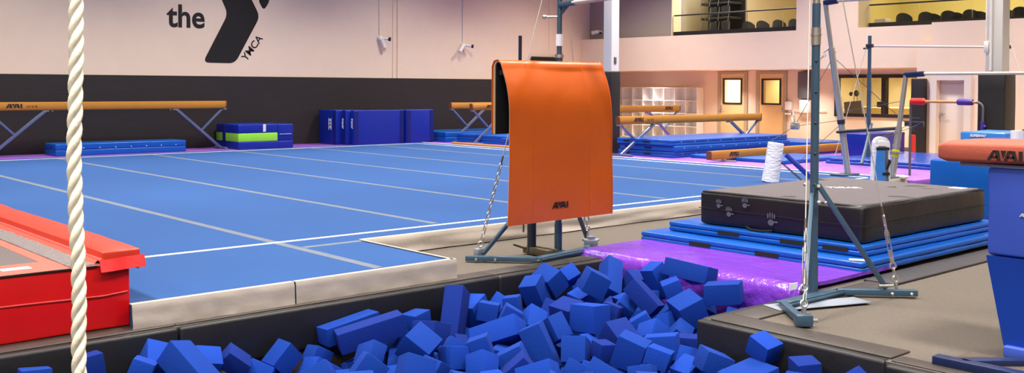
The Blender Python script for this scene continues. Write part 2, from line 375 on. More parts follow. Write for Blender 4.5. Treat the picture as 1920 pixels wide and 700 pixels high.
# gallery rooms
mb = MB().box(-18.9, 8, 26.8, 27.0, 2.45, 5.1).box(-18.9, -18.8, 23.05, 26.8, 2.45, 5.1).box(-13.8, -13.7, 23.0, 26.8, 2.45, 5.1).box(-18.9, 8, 22.7, 27, 5.1, 5.2)
struct('wall_gallery', mb, 'cream')
struct('wall_gallery_right', MB().box(-13.7, 8, 26.3, 26.35, 2.45, 5.08).box(-13.69, -13.64, 23.0, 26.3, 2.45, 5.08), 'yellow')
struct('trim_6', MB().box(-18.47, -17.2, 24.3, 26.8, 2.45, 5.1), 'cream')
for nm, xs, yy, ztop in (('window_2', (-18.44, -17.35, -15.95, -14.86, -14.45), YB+.06, 2.99), ('window_3', (-12.70, -11.45, -10.2, -8.9, -7.6, -6.3), 23.0, 3.01)):
    f = struct(nm, MB().box(xs[0], xs[-1], yy-.03, yy+.05, 2.88, ztop), 'bframe')
    for a, b in zip(xs, xs[1:]): ob('glass_panel', MB().box(a+.008, b-.008, yy, yy+.012, ztop-.02, 3.42), 'glass', f)
    ob('handrail', MB().cyl((xs[0], yy, 3.45), (xs[-1], yy, 3.45), .02), 'bframe', f)
# wall sign -------------------------------------------------------------
W = XL+.001
sg = thing('wall_sign', 'huge black angular letter emblem painted on the pale upper wall with rotated lettering beside it', 'sign', (XL, 10.8, 1.95))
body = [(10.0, 4.6), (10.58, 3.42), (10.73, 3.08), (10.16, 2.02), (10.22, 1.92), (10.86, 1.92), (11.0, 2.06), (11.53, 3.06), (11.34, 3.46), (10.75, 4.6)]
def yz(p): return [(W, a, b) for a, b in p]
ob('emblem', MB().prism(yz([(10.0, 4.6), (10.58, 3.42)] + [(v.x, v.y) for v in rounded([V(q+(0,)) for q in [(10.58, 3.42), (10.74, 3.08), (10.12, 1.93), (10.92, 1.93), (11.56, 3.06), (11.34, 3.46)]], .16)][6:-6] + [(11.34, 3.46), (10.75, 4.6)]), (.004, 0, 0)), 'ink', sg)
ob('emblem_tip', MB().prism(yz([(11.1, 4.3)] + [(v.x, v.y) for v in rounded([V(q+(0,)) for q in [(11.50, 3.48), (11.66, 3.20), (11.84, 3.48)]], .12)][3:15] + [(12.3, 4.3)]), (.004, 0, 0)), 'ink', sg)
text(sg, 'the', (W+.002, 9.27, 2.73), Y_, Z_, .72, 'ink', 'lettering', .9, .016)
an = math.radians(52); text(sg, 'YMCA', (W+.002, 11.20, 1.97), (0, math.cos(an), math.sin(an)), (0, -math.sin(an), math.cos(an)), .25, 'ink', 'lettering', .72, .004)
# security cameras -------------------------------------------------------
def seccam(y, z, lab, two):
    t = thing('security_camera', lab, 'camera', (XL, y, z), 'security cameras on the long wall')
    ob('mount', MB().ball((XL+.06, y, z), .06, (1, 1.2, 1)).box(XL, XL+.03, y-.07, y+.07, z-.06, z+.06, .01), 'plastic', t)
    ob('conduit', MB().cyl((XL+.02, y, z+.04), (XL+.02, y, 6.5), .014, None, 8), 'plastic', t)
    ob('camera_body', MB().cyl((XL+.08, y+.02, z), (XL+.2, y+.16, z-.02), .035), 'plastic', t)
    ob('lens', MB().cyl((XL+.2, y+.16, z-.02), (XL+.24, y+.205, z-.027), .05), 'bframe', t)
    if two: ob('camera_body', MB().cyl((XL+.08, y-.04, z-.02), (XL+.2, y-.26, z-.2), .05), 'plastic', t)
    else: ob('camera_body', MB().cyl((XL+.1, y+.0, z-.02), (XL+.13, y+.09, z-.25), .05), 'plastic', t)
seccam(14.98, 2.66, 'white security camera hanging lower half downward on the pale wall, right of the black emblem', 0)
seccam(17.78, 2.56, 'twin-headed white security camera on the pale wall, between the wall joint and the orange mat', 1)
t = thing('security_camera', 'small white camera high in the corner beside the white column', 'camera', (-21.9, 22.85, 3.05))
ob('mount', MB().cyl((-21.6, 22.9, 3.12), (-21.6, 22.75, 3.12), .05), 'plastic', t)
ob('camera_body', MB().cyl((-21.6, 22.75, 3.12), (-21.75, 22.62, 3.08), .06), 'plastic', t); ob('lens', MB().cyl((-21.46, 22.72, 3.08), (-21.42, 22.66, 3.07), .035), 'bframe', t)
t = thing('wall_monitor', 'black glossy panel on the far wall seen just above the orange mat', 'screen', (XL, 20.95, 1.75))
ob('screen', MB().box(XL+.04, XL+.1, 20.36, 21.5, 1.68, 2.31, .01), 'inner', t); ob('bracket', MB().box(XL, XL+.05, 20.8, 21.1, 1.9, 2.1), 'grey', t)
# columns ----------------------------------------------------------------
def column(x, y, w_, lab, padz, padw, pd):
    t = thing('steel_column', lab, 'column', (x, y, ZG))
    ob('shaft', MB().box(x-w_/2, x+w_/2, y-w_/2, y+w_/2, ZG, 6.5, .008), 'plastic', t)
    a = padw/2; ob('column_padding', MB().soft(x-a, x+a, y-a, y+a, ZG, padz, .03, .25, .008, 2, pd), 'padcol', t)
    return t
t = column(-14.98, 16.2, .24, 'tall white square column with black padding below, right of the orange mat', 1.76, .30, 1)
ob('switch_box', MB().box(-14.86, -14.84, 16.15, 16.22, 1.92, 2.06, .004), 'grey', t)
t = column(-6.80, 16.25, .26, 'pale column with pipes and wide black padding, behind the brick red vault top', 1.66, .42, 5)
ob('conduit', MB().cyl((-6.83, 16.08, 1.7), (-6.83, 16.08, 6.5), .022, None, 8), 'plastic', t)
ob('conduit', MB().cyl((-6.90, 16.08, 2.1), (-6.90, 16.08, 6.5), .015, None, 8).box(-6.93, -6.86, 16.06, 16.11, 1.98, 2.16, .005), 'plastic', t)
tag(ob('corner_pad', MB().soft(-11.14, -10.84, 22.05, 22.24, ZG, 1.64, .02, .3, .006, 2, 3), 'padcol'), 'tall black pad wrapped on the wall corner left of the white door', 'pad')
# cubby shelf --------------------------------------------------------------
t = thing('cubby_shelf', 'white wall of open square cubbies behind the balance beams', 'shelf', (-20.1, 23.92, ZG))
cx0, cx1, cz0, cz1, yf = -21.9, -18.55, ZG+.02, 1.40, 23.76
nx, nz = 8, 4; mb = MB(); px_ = (cx1-cx0)/nx; pz_ = (cz1-cz0)/nz
ob('back_panel', MB().box(cx0, cx1, 24.07, 24.09, cz0, cz1), 'shelf', t)
for i in range(nx+1): ob('upright', MB().box(cx0+i*px_-.01, cx0+i*px_+.01, yf, 24.07, cz0, cz1), 'shelf', t)
for k in range(nz+1): ob('shelf_board', MB().box(cx0, cx1, yf+.003, 24.07, cz0+k*pz_-.01, cz0+k*pz_+.01), 'shelf', t)
# dispensers -----------------------------------------------------------------
t = thing('soap_dispenser', 'white rounded hand dispenser on the wall right of the second tan door', 'dispenser', (-15.62, YL, .70))
ob('casing', MB().box(-15.72, -15.52, YL-.12, YL, .80, 1.04, .03), 'plastic', t); ob('drip_tray', MB().box(-15.70, -15.54, YL-.13, YL, .68, .72, .01).box(-15.64, -15.60, YL-.03, YL, .72, .80), 'plastic', t)
t = thing('towel_dispenser', 'dark grey paper towel dispenser with pale lower tray, left of the front blue upright', 'dispenser', (-15.08, YL, .74))
ob('casing', MB().box(-15.28, -14.90, YL-.2, YL, 1.12, 1.86, .04), 'grey', t); ob('tray', MB().box(-15.24, -14.94, YL-.16, YL, .74, 1.10, .02), 'plastic', t)
t = thing('wall_rail', 'thin pale grab rail on the lobby wall under the towel dispenser', 'rail', (-15.3, YL, .8))
ob('bar', MB().cyl((-15.5, YL-.05, .80), (-14.5, YL-.05, .82), .012), 'plastic', t); ob('bracket', MB().cyl((-15.45, YL-.05, .80), (-15.45, YL, .80), .01).cyl((-14.55, YL-.05, .82), (-14.55, YL, .82), .01), 'plastic', t)
# reception room contents -----------------------------------------------------
t = thing('reception_desk', 'cream reception desk seen through the dark framed window', 'desk', (-13.2, 25.9, ZG))
ob('worktop', MB().box(-14.9, -11.6, 25.6, 26.3, .86, .90, .01), 'cream', t); ob('front_panel', MB().box(-14.85, -11.65, 25.7, 25.74, ZG, .86), 'yellow', t)
t = thing('office_chair', 'grey mesh-backed chair behind the reception window, left pane', 'chair', (-14.3, 25.2, ZG))
ob('backrest', MB().obox((-14.35, 25.2, .82), ((.95, 0, .1), (0, 1, 0), (-.1, 0, .95)), (.55, .04, .5), .02), 'grey', t); ob('seat', MB().box(-14.6, -14.1, 25.2, 25.6, .36, .42, .02), 'grey', t)
ob('base', MB().cyl((-14.35, 25.4, ZG), (-14.35, 25.4, .36), .03).box(-14.6, -14.1, 25.38, 25.42, ZG, ZG+.05).box(-14.37, -14.33, 25.15, 25.65, ZG, ZG+.05), 'bframe', t)
t = thing('office_chair', 'grey mesh-backed chair behind the reception window, right pane', 'chair', (-12.2, 25.2, ZG))
ob('backrest', MB().obox((-12.3, 25.2, .84), ((.9, .2, 0), (-.2, .9, 0), (0, 0, 1)), (.4, .04, .5), .02), 'grey', t); ob('seat', MB().box(-12.5, -12.0, 25.2, 25.6, .36, .42, .02), 'grey', t)
ob('base', MB().cyl((-12.25, 25.4, ZG), (-12.25, 25.4, .36), .03).box(-12.5, -12.0, 25.38, 25.42, ZG, ZG+.05).box(-12.27, -12.23, 25.15, 25.65, ZG, ZG+.05), 'bframe', t)
t = thing('desk_lamp', 'dark twin-headed lamp standing on the reception desk at its left end', 'lamp', (-14.65, 25.9, .90))
ob('pole', MB().cyl((-14.75, 25.9, .90), (-14.72, 25.9, 1.25), .008).cyl((-14.62, 25.9, .90), (-14.64, 25.9, 1.22), .008), 'bframe', t); ob('lamp_head', MB().ball((-14.66, 25.9, 1.27), .09, (.8, .7, 1)).ball((-14.82, 25.9, 1.25), .06), 'bframe', t)
t = tag(ob('storage_box', MB().box(-13.9, -13.7, 25.62, 25.8, .90, 1.05, .01), 'bframe'), 'small dark box on the reception desk beside the grey chair', 'box')
tag(ob('ceiling_light', MB().box(-13.9, -13.3, 24.75, 25.3, 1.84, 1.90), 'lampw'), 'bright rectangular ceiling light inside the reception room', 'light')
# gallery furniture ---------------------------------------------------------------
def chair_shell(c, r, z, rz=0):
    def f(u, v):
        a = math.pi*(.08+.84*u) ; rr = r*(1-.12*v)
        return (c[0]+math.cos(a)*rr, c[1]-math.sin(a)*rr*.62+.08, z+.02+v*.36*(.55+.45*math.sin(a)))
    return MB().sheet(f, 14, 5, .02)
def gchair(x, y, lab, grp, zf=2.45):
    t = thing('tub_chair', lab, 'chair', (x, y, zf), grp)
    ob('backrest', chair_shell((x, y), .225, zf+.43), 'chair', t)
    ob('seat', MB().obox((x, y+.10, zf+.43), (X_, Y_, Z_), (.38, .34, .05), .02), 'chair', t)
    for sx in (-1, 1):
        for sy in (-1, 1): ob('leg', MB().cyl((x+sx*.14, y+.08+sy*.12, zf+.42), (x+sx*.19, y+.08+sy*.17, zf), .011, None, 8), 'chrome', t)
    return t
def copy_thing(o, loc):
    r = o.copy(); C.objects.link(r); r.location = loc
    for ch in list(o.children):
        c = ch.copy(); C.objects.link(c); c.parent = r
    return r
c0 = gchair(-16.68, 23.6, 'black tub chair behind the gallery glass, farthest left of the row of four', 'tub chairs behind the left gallery glass')
for x, l in ((-16.21, 'black tub chair behind the gallery glass, second from the left of the row of four'), (-15.69, 'black tub chair behind the gallery glass, third from the left of the row of four'), (-15.19, 'black tub chair at the right edge of the left gallery opening')):
    copy_thing(c0, (x, 23.6, 2.45))['label'] = l
for x, y, l in ((-12.14, 23.6, 'dark tub chair beside the small white object, first behind the right gallery glass'), (-11.57, 23.6, 'dark tub chair second behind the right gallery glass'), (-11.02, 23.6, 'dark tub chair third behind the right gallery glass'), (-10.50, 23.6, 'dark tub chair just left of the right hand column in the gallery'), (-9.38, 23.6, 'dark tub chair in the gallery right of the right hand column'),
                (-11.72, 24.3, 'dark tub chair in the second row between the first and second front chairs'), (-11.15, 24.3, 'dark tub chair in the second row between the second and third front chairs'), (-10.6, 24.3, 'dark tub chair in the second row between the third and fourth front chairs'), (-9.95, 24.3, 'dark tub chair in the second row partly behind the right column')):
    q = copy_thing(c0, (x, y, 2.45)); q['label'] = l; q['group'] = 'tub chairs behind the right gallery glass'
tag(ob('storage_box', MB().box(-12.75, -12.45, 23.3, 23.6, 2.95, 3.13, .03).box(-12.72, -12.48, 23.33, 23.57, 2.45, 2.95), 'plastic'), 'small white box at the left end of the right gallery', 'box')
for k in range(5):
    t = thing('stacking_chair', 'dark folded chair in the tall gallery stack, %s from the bottom' % ('lowest', 'second', 'third', 'fourth', 'fifth')[k], 'chair', (-17.55, 23.5, 2.45+k*.42), 'stacked chairs in the gallery')
    zz = 2.45+k*.42
    ob('backrest', MB().obox((-17.25, 23.35, zz+.30), ((.85, 0, .1), (0, 1, 0), (-.1, 0, 1)), (.34, .04, .30), .04), 'chair', t)
    ob('backrest_frame', MB().obox((-17.68, 23.35, zz+.28), ((.85, 0, .1), (0, 1, 0), (-.1, 0, 1)), (.34, .04, .28), .04), 'chair', t)
    ob('seat', MB().box(-18.1, -17.05, 23.3, 23.85, zz+.05, zz+.12, .03), 'chair', t)
    for x in (-18.05, -17.75, -17.45, -17.1): ob('leg', MB().cyl((x, 23.26, zz), (x+.04, 23.28, zz+.4), .010, None, 8), 'grey', t)
t = thing('stack_trolley', 'black trolley frame holding the gallery chair stack', 'trolley', (-17.6, 23.8, 2.45))
ob('frame', MB().box(-18.25, -17.0, 23.88, 23.94, 2.45, 5.0).box(-18.25, -18.15, 23.3, 23.9, 2.45, 2.53), 'bframe', t)
f = struct('door_4', MB().box(-18.42, -17.8, 24.25, 24.3, 2.45, 4.6), 'cream')
ob('push_bar', MB().box(-18.40, -18.0, 24.17, 24.22, 3.30, 3.36, .01).box(-18.05, -17.95, 24.15, 24.25, 3.24, 3.42, .01), 'grey', f)
# ================================================================== purple floor mats and the spring floor
sec = [(XL+.03, -20.42, -2, 4.0), (XL+.03, -20.42, 4.02, 10.0), (XL+.03, -20.42, 10.02, 15.2)]
for i, r in enumerate(sec):
    tag(ob('floor_mat', MB().box(r[0], r[1], r[2], r[3], ZG, ZP, .015), 'purplef'), ('purple floor mat under the near end of the long balance beam by the black wall', 'purple floor mat beneath the long low blue mat by the black wall', 'purple floor mat under the tall blue blocks in the far corner')[i], 'mat', 'purple landing mats round the blue floor')
for i, (a, b) in enumerate(((XL+.03, -17.5), (-17.48, -13.2), (-13.18, -10.0), (-9.98, -7.6))):
    o = ob('floor_mat', MB().box(a, b, 15.22, 18.05 if i > 1 else 20.9, ZG, ZP, .015), ['purplef'])
    tag(o, ('purple floor mat behind the thin tan board, far corner of the blue floor', 'purple floor mat under the stacked blue mats right of the column', 'purple floor mat under the low balance beam on the right', 'purple floor mat under the slanting chrome bars with a dark side edge')[i], 'mat', 'purple landing mats round the blue floor')
    if i > 1: tag(ob('floor_mat', MB().box(a, b, 18.07, 20.9, ZG, ZP, .015), 'purplef'), ('purple floor mat in front of the blue wedge with white emblem', 'purple floor mat beneath the shiny blue folded mats')[i-2], 'mat', 'purple landing mats round the blue floor')
sf = thing('spring_floor', 'large blue carpeted exercise floor with white border and pale seams', 'gymnastics floor', (-14, 9, ZG))
xe = -7.74; ytab = 5.06
def poly_slab(mb, pts, z0, z1): return mb.prism([(x, y, z0) for x, y in pts], (0, 0, z1-z0))
ob('carpet', poly_slab(MB(), [(-20.42, 2.0), (-6.55, 2.0), (-6.55, 2.47), (-6.40, 2.47), (-6.40, ytab), (xe, ytab), (xe, 15.2), (-20.42, 15.2)], ZG, 0), 'carpet', sf)
zl = .0015
for y in (4.405, 6.28, 8.11, 9.93, 11.75, 13.51): ob('seam_tape', MB().box(-20.05, xe-.5 if y > ytab else -6.5, y-.045, y+.045, 0, zl), 'seam', sf)
ob('seam_tape', MB().box(xe-.04, xe+.04, 4.46, ytab, 0, zl), 'seam', sf)
for b in [(-20.13, -20.07, 3, 14.8), (-8.16, -8.10, 2.1, 14.8), (-20.13, -8.10, 14.74, 14.80), (-20.13, -8.10, 2.5, 2.56)]:
    ob('border_line', MB().box(b[0], b[1], b[2], b[3], 0, .003), 'white', sf)
ob('border_line', MB().box(-20.42, xe, 15.12, 15.2, 0, .003), 'white', sf)
# vinyl flaps hanging down over the edge
def flap(p, q, zt, zb, out, wav, seed, over=.05):
    p, q, out = V(p), V(q), V(out)
    def f(u, v):
        b = p.lerp(q, u); z = zt + (zb-zt)*max(0, (v-.22))/.78
        o = out*(-over*(1-v/.22) if v < .22 else 0) + out*(.006 + wav*max(0, v-.22)*(.7+noise.noise(V((u*9+seed, v*2, seed)))*1.3))
        return V((b.x, b.y, z + (.006 if v < .22 else 0))) + o
    return MB().sheet(f, 46, 10, .004)
o1, o2 = (1, 0, 0), (0, 1, 0)
ob('edge_flap', flap((-6.38, 2.44, 0), (-6.38, 3.60, 0), 0, -.165, o1, .02, 1), 'beige', sf, 'grey-beige vinyl edge flap by the red trampoline, creased')
ob('edge_flap', flap((-6.38, 3.612, 0), (-6.40, 5.09, 0), 0, -.155, o1, .012, 4), 'beige', sf)
ob('edge_flap', flap((-6.40, ytab+.01, 0), (xe, ytab+.01, 0), 0, -.15, o2, .02, 7, .03), 'beige', sf)
ob('edge_flap', flap((xe+.01, ytab, 0), (xe+.01, 10.2, 0), 0, -.15, o1, .035, 9, .07), 'beige', sf)
ob('edge_flap', flap((xe+.01, 10.22, 0), (xe+.01, 15.2, 0), 0, -.15, o1, .03, 12, .07), 'beige', sf)
tag(ob('floor_beam', MB().soft(-19.35, -16.4, 15.23, 15.33, ZP, .055, .012, .4, .002), 'woodr'), 'thin tan practice board lying along the far edge of the blue floor', 'beam')
# ================================================================== balance beams
def beam(name, loc, L, ztop, lab, kind, logo_at=None, rust=0, z0=ZP):
    """a beam along y starting at loc (x, y); legs as X-braced pairs at both ends"""
    x, y = loc; h, w_ = .165, .11
    t = thing(name, lab, 'balance beam', (x, y+L/2, z0))
    sec_ = [(-w_/2*.75, 0), (w_/2*.75, 0), (w_/2, -.02), (w_/2, -h+.02), (w_/2*.75, -h), (-w_/2*.75, -h), (-w_/2, -h+.02), (-w_/2, -.02)]
    ob('beam_body', MB().prism([(x+a, y, ztop+b) for a, b in sec_], (0, L, 0)), 'beam', t)
    for yy in (y-.03, y+L): ob('end_cap', MB().prism([(x+a, yy, ztop+b) for a, b in sec_], (0, .03, 0)), 'beamend', t)
    zb = ztop-h
    if kind == 'x':
        for s, ye in ((1, y), (-1, y+L)):
            d = -1 if s == 1 else 1      # outer end
            foot = ye - d*(.10) ; inn = ye + s*1.15; zf = z0+.03
            cr = .47
            jy = inn + (foot-inn)*.54; jz = zb + (zf-zb)*.58
            ob('leg', MB().bar((x, inn, zb), (x, foot, zf), .06, .06, .008).box(x-.3, x+.3, foot-.035, foot+.035, z0, z0+.05, .01), 'legm', t)
            ob('brace', MB().bar((x, ye+s*.05, zb), (x, jy, jz), .045, .045, .006), 'legm', t)
            ob('clamp', MB().box(x-.035, x+.035, inn-.07, inn+.05, zb-.03, zb, .004).box(x-.02, x+.02, inn+.12*s-.02, inn+.12*s+.02, zb-.035, zb, .004).box(x-.035, x+.035, ye+s*.01-.03, ye+s*.01+.05, zb-.03, zb, .004), 'chrome', t)
    elif kind == 'low':
        for ye in (y+.45, y+L-.45): ob('foot', MB().box(x-.28, x+.28, ye-.04, ye+.04, z0, z0+.03, .004).box(x-.04, x+.04, ye-.03, ye+.03, z0+.03, zb+.004, .004), 'chrome', t)
    if logo_at is not None: logo(t, (x+w_/2+.001, y+logo_at, ztop-h*.72), Y_, Z_, .085, 'logo')
    return t
b = beam('balance_beam', (-21.47, 5.35), 5.0, 1.055, 'long high tan balance beam in front of the black wall, crossed by the white rope', 'x', .38)
text(b, '1010 B', (-21.47+.0565, 6.12, .945), Y_, Z_, .06, 'logo', 'lettering', .2)
b = beam('balance_beam', (-19.34, 15.86), 5.0, .985, 'high tan balance beam whose near end shows just left of the orange mat', 'x', .42)
b = beam('balance_beam', (-14.16, 15.54), 5.0, .80, 'tan balance beam with dark mark, standing over the stacked blue mats right of the column', 'x', .42)
text(b, 'ELITE', (-14.16+.0565, 16.4, .70), Y_, Z_, .05, 'logo', 'lettering', .2)
b = beam('balance_beam', (-20.55, 16.15), 5.0, .99, 'tan balance beam partly hidden behind another, farthest left tip beside the tall blue blocks', 'x')
b = beam('balance_beam', (-16.6, 15.5), 5.0, .955, 'high tan balance beam in front of the white cubbies, behind the beam with the stacked mats', 'x', 4.4)
b = beam('balance_beam', (-11.94, 15.70), 5.2, .185, 'low tan balance beam on short feet, ending behind the white wrapped post', 'low', .55)
# ================================================================== blue mats along the walls
def panelmat(name, x0, x1, y0, y1, z0, z1, lab, m_='bluev', mt='bluet', n=2, grp=None, seed=1, velcro=(), dots=0, cat='mat'):
    """a folded panel mat: n layers with a lighter top"""
    t = thing(name, lab, cat, ((x0+x1)/2, (y0+y1)/2, z0), grp); h = (z1-z0)/n
    for k in range(n):
        ob('panel', MB().soft(x0, x1, y0, y1, z0+k*h+(.0015 if k else 0), z0+(k+1)*h, min(.018, h*.25), .3, .004, 2.5, seed+k), m_, t)
    for (a, b_, zz) in velcro: ob('velcro_strip', MB().box(a, b_, y0-.004, y0+.002, zz-.018, zz+.018), 'velcro', t)
    if dots:
        for i in range(dots): ob('eyelet', MB().ball((x1+.002, y0+(y1-y0)*(i+.7)/(dots+.4), z0+(z1-z0)*.62), .011, (.3, 1, 1), 8), 'whitep', t)
    return t
panelmat('folding_mat', -21.75, -21.05, 6.55, 9.25, ZP, .215, 'long low blue folding mat lying below the high beam at the black wall', velcro=[(-21.35, -21.25, .15)], dots=8, n=2, seed=2)
# blue and lime stack
t = thing('foam_block', 'blue vinyl block with a lime green band, under the right end of the long beam', 'block', (-21.4, 11.1, ZP))
ob('lower_section', MB().soft(-21.97, -20.85, 10.38, 11.75, ZP, .14, .02, .3, .005, 2, 3), 'blued', t)
ob('green_band', MB().soft(-21.97, -20.85, 10.38, 11.35, .14, .33, .015, .3, .004, 2, 5), 'green', t)
ob('end_section', MB().soft(-21.9, -20.86, 11.36, 11.75, .145, .52, .015, .3, .004, 2, 5), 'blued', t)
ob('upper_section', MB().soft(-21.97, -20.85, 10.38, 11.35, .33, .53, .02, .3, .005, 2, 7), 'blued', t)
ob('strap', MB().box(-20.85, -20.843, 10.98, 11.05, .36, .53), 'white', t)
ob('strap', MB().box(-21.62, -21.48, 10.365, 10.38, -.02, .53, .004), 'bluen', t)
ob('strap', MB().box(-20.85, -20.843, 11.4, 11.7, .29, .30), 'white', t)
# tall blue blocks in the far corner
for i, (x0, x1, y0, y1, lab) in enumerate(((-21.98, -21.18, 13.10, 13.9, 'deep blue upright mat with white emblem, leftmost of the tall blocks at the black wall'), (-21.16, -20.98, 13.25, 14.4, 'narrow upright blue mat wedged between the emblem block and the wide front block'), (-20.96, -20.80, 13.38, 14.86, 'upright blue mat with dark edges, wide front face of the tall blocks'), (-20.98, -20.72, 14.88, 15.75-.02, 'upright blue mat at the right end of the tall blocks'))):
    t = thing('folded_mat', lab, 'mat', ((x0+x1)/2, (y0+y1)/2, ZP), 'tall blue mats standing in the far corner')
    zt = .815
    ob('cover', MB().soft(x0, x1, y0, y1, ZP, zt, .02, .3, .006, 2, i+3), 'blued', t)
    if i > 1:
        ob('edge_band', MB().box(x1-.004, x1+.008, y0+.01, y0+.12, ZP+.01, zt-.02), 'bluen', t); ob('edge_band', MB().box(x1-.004, x1+.008, y1-.12, y1-.01, ZP+.01, zt-.02), 'bluen', t)
    else: ob('edge_band', MB().box(x1-.10, x1, y0-.008, y0+.002, ZP+.01, zt-.02), 'bluen', t)
    if i == 0:
        logo(t, (-21.36, 13.085, .33), (0, 0, 1), (-1, 0, 0), .12, 'whitep', polys=[[(0, 0), (2.4, 0), (2.4, .2), (0, .2)], [(0, .9), (2.4, .9), (2.4, 1.1), (0, 1.1)], [(.2, .3), (1.0, .3), (.6, .8)], [(1.2, .3), (1.5, .3), (1.5, .8), (1.2, .8)], [(1.8, .3), (2.2, .3), (2.2, .8), (1.8, .8)]])
    if i == 1: logo(t, (-21.05, 13.235, .36), (0, 0, 1), (-1, 0, 0), .07, 'whitep')
    if i == 2: logo(t, (-20.84, 13.365, .36), (0, 0, 1), (-1, 0, 0), .07, 'whitep')
# mats between the corner and the orange mat
panelmat('folding_mat', -21.9, -20.5, 15.95, 18.6, ZP, .23, 'blue mat low against the black wall, right of the tall blocks', seed=11, grp='blue mats in the far corner')
panelmat('folding_mat', -20.3, -18.2, 16.15, 18.2, ZP, .20, 'blue mat stack under the crossed beam legs in the far corner', seed=13, n=3, grp='blue mats in the far corner')
panelmat('folding_mat', -18.1, -16.0, 15.75, 17.9, ZP, .18, 'blue mat half hidden by the lower left of the orange mat', seed=15, grp='blue mats in the far corner')
# stacks right of the column
for k, (dx, dy) in enumerate(((0, 0), (.02, .03), (-.02, -.02))):
    z0 = ZP + k*.123
    panelmat('folding_mat', -14.62+dx, -13.12+dx, 16.05+dy, 20.2+dy, z0, z0+.12, ('lowest blue mat of the long stack in front of the cubbies', 'middle blue mat of the long stack in front of the cubbies', 'topmost blue mat of the long stack in front of the cubbies')[k], seed=21+k, velcro=[(-14.45, -14.3, z0+.06), (-13.9, -13.72, z0+.06)], dots=9, grp='long stack of blue mats right of the column', n=1 if k == 1 else 2)
panelmat('folding_mat', -15.9, -14.75, 16.5, 18.9, ZP, .22, 'short blue mat stack tucked behind the black padded column', seed=27, n=3)
panelmat('folding_mat', -15.2, -12.9, 20.9, 22.4, ZG, .14, 'thick blue mat lying before the tan doors, behind the low beam', seed=31, n=2)
panelmat('folding_mat', -13.0, -10.75, 16.45, 18.5, ZP, .045, 'thin blue mat under the low balance beam', seed=33, n=1)
panelmat('folding_mat', -12.9, -12.05, 18.6, 20.8, ZP, .10, 'thin blue mat beyond the low balance beam, beside the front upright', seed=35, n=1)
# wedge with emblem
t = thing('foam_block', 'large deep blue wedge block with a white outlined emblem behind the bar posts', 'block', (-11.0, 20.3, ZP))
ob('cover', MB().soft(-11.35, -10.75, 19.45, 21.05, ZP, .46, .02, .3, .006, 2, 5), 'blued', t); ob('edge_band', MB().box(-10.752, -10.742, 19.47, 21.03, .40, .45), 'bluen', t)
ob('emblem', MB().box(-10.75, -10.742, 19.62, 20.1, .28, .30).box(-10.75, -10.742, 19.62, 20.1, .14, .16).box(-10.75, -10.742, 19.62, 19.65, .14, .30).box(-10.75, -10.742, 20.07, 20.1, .14, .30).box(-10.75, -10.742, 19.75, 19.97, .19, .25), 'whitep', t)
tag(ob('red_pad', MB().soft(-10.70, -10.62, 21.1, 21.3, ZG, .40, .02, .2, .004), 'red2'), 'narrow red pad standing at the right end of the blue wedge', 'pad')
for k in range(2): tag(ob('folding_mat', MB().soft(-10.45+.05*k, -8.35-.03*k, 17.35+.04*k, 20.4-.05*k, ZP+k*.055, ZP+.053+k*.055, .015, .25, .006, 3, k+8), 'bluem'), ('lower shiny blue thin mat on the purple floor behind the chrome post', 'upper shiny blue thin mat on the purple floor behind the chrome post')[k], 'mat', 'shiny blue mats on the purple floor')
tag(ob('chalk_cloth', MB().soft(-7.98, -7.66, 15.0, 15.16, .003, .05, .02, .05, .015, 9, 2), 'paper'), 'crumpled white cloth on the floor edge at the foot of the chrome posts', 'cloth')
# ================================================================== uneven bars (background)
ub = thing('uneven_bars', 'slanting chrome posts of the uneven bars with dark cross tube and pale rails', 'uneven bars', (-7.5, 14.95, 0))
A0, A1 = V((-8.59, 14.95, 0)), V((-8.80, 14.55, 2.78)); B0, B1 = V((-7.86, 15.00, 0)), V((-7.72, 15.12, 1.62))
for n_, (p, q) in enumerate(((A0, A1), (B0, B1))):
    mid = p.lerp(q, .74 if n_ == 0 else .5)
    ob('upright', MB().cyl(p, mid, .052, None, 16), 'chrome', ub); ob('upright_tube', MB().cyl(mid, q, .038, None, 16), 'chrome', ub)
    ob('collar', MB().cyl(p.lerp(q, .25), p.lerp(q, .262), .10).cyl(p.lerp(q, .30), p.lerp(q, .325), .062), 'steeld' if n_ == 0 else 'chrome', ub)
    ob('bar_fitting', MB().bar(q-V((.03, 0, 0)), q+V((.30 if n_ else .22, 0, .02)), .075, .085, .02), 'navy', ub)
    ob('base_foot', MB().box(p.x-.12, p.x+.12, p.y-.35, p.y+.15, .003, .03, .005), 'steel', ub)
ob('tape_band', MB().cyl(B0.lerp(B1, .21), B0.lerp(B1, .28), .056), 'yell', ub)
for q, s in ((A1, .2), (B1, .28)):
    ob('rail', MB().cyl(q+V((s, 0, .02)), q+V((3.95, 0, .02)), .024, None, 12), 'rail', ub)
    o = V((3.9, 0, 0)); p = A0 if q is A1 else B0
    ob('upright', MB().cyl(p+o, q+o, .045, None, 16), 'chrome', ub)
ob('cross_tube', MB().cyl(A0.lerp(A1, .255)+V((0, .02, 0)), B0.lerp(B1, .485), .028), 'steeld', ub)
ob('cross_tube', MB().cyl(A0.lerp(A1, .75)+V((.02, 0, 0)), A0.lerp(A1, .75)+V((-.12, -.03, -.1)), .012).chain(A0.lerp(A1, .72)+V((-.08, -.05, -.05)), (-8.98, 14.35, 1.72), .07, .006), 'zinc', ub)
def cables(parent, L_, m_='dcable', r=.005):
    for p, q in L_: ob('cable', MB().cyl(p, q, r, None, 6), m_, parent)
P1 = V((-9.05, 14.1, .80))
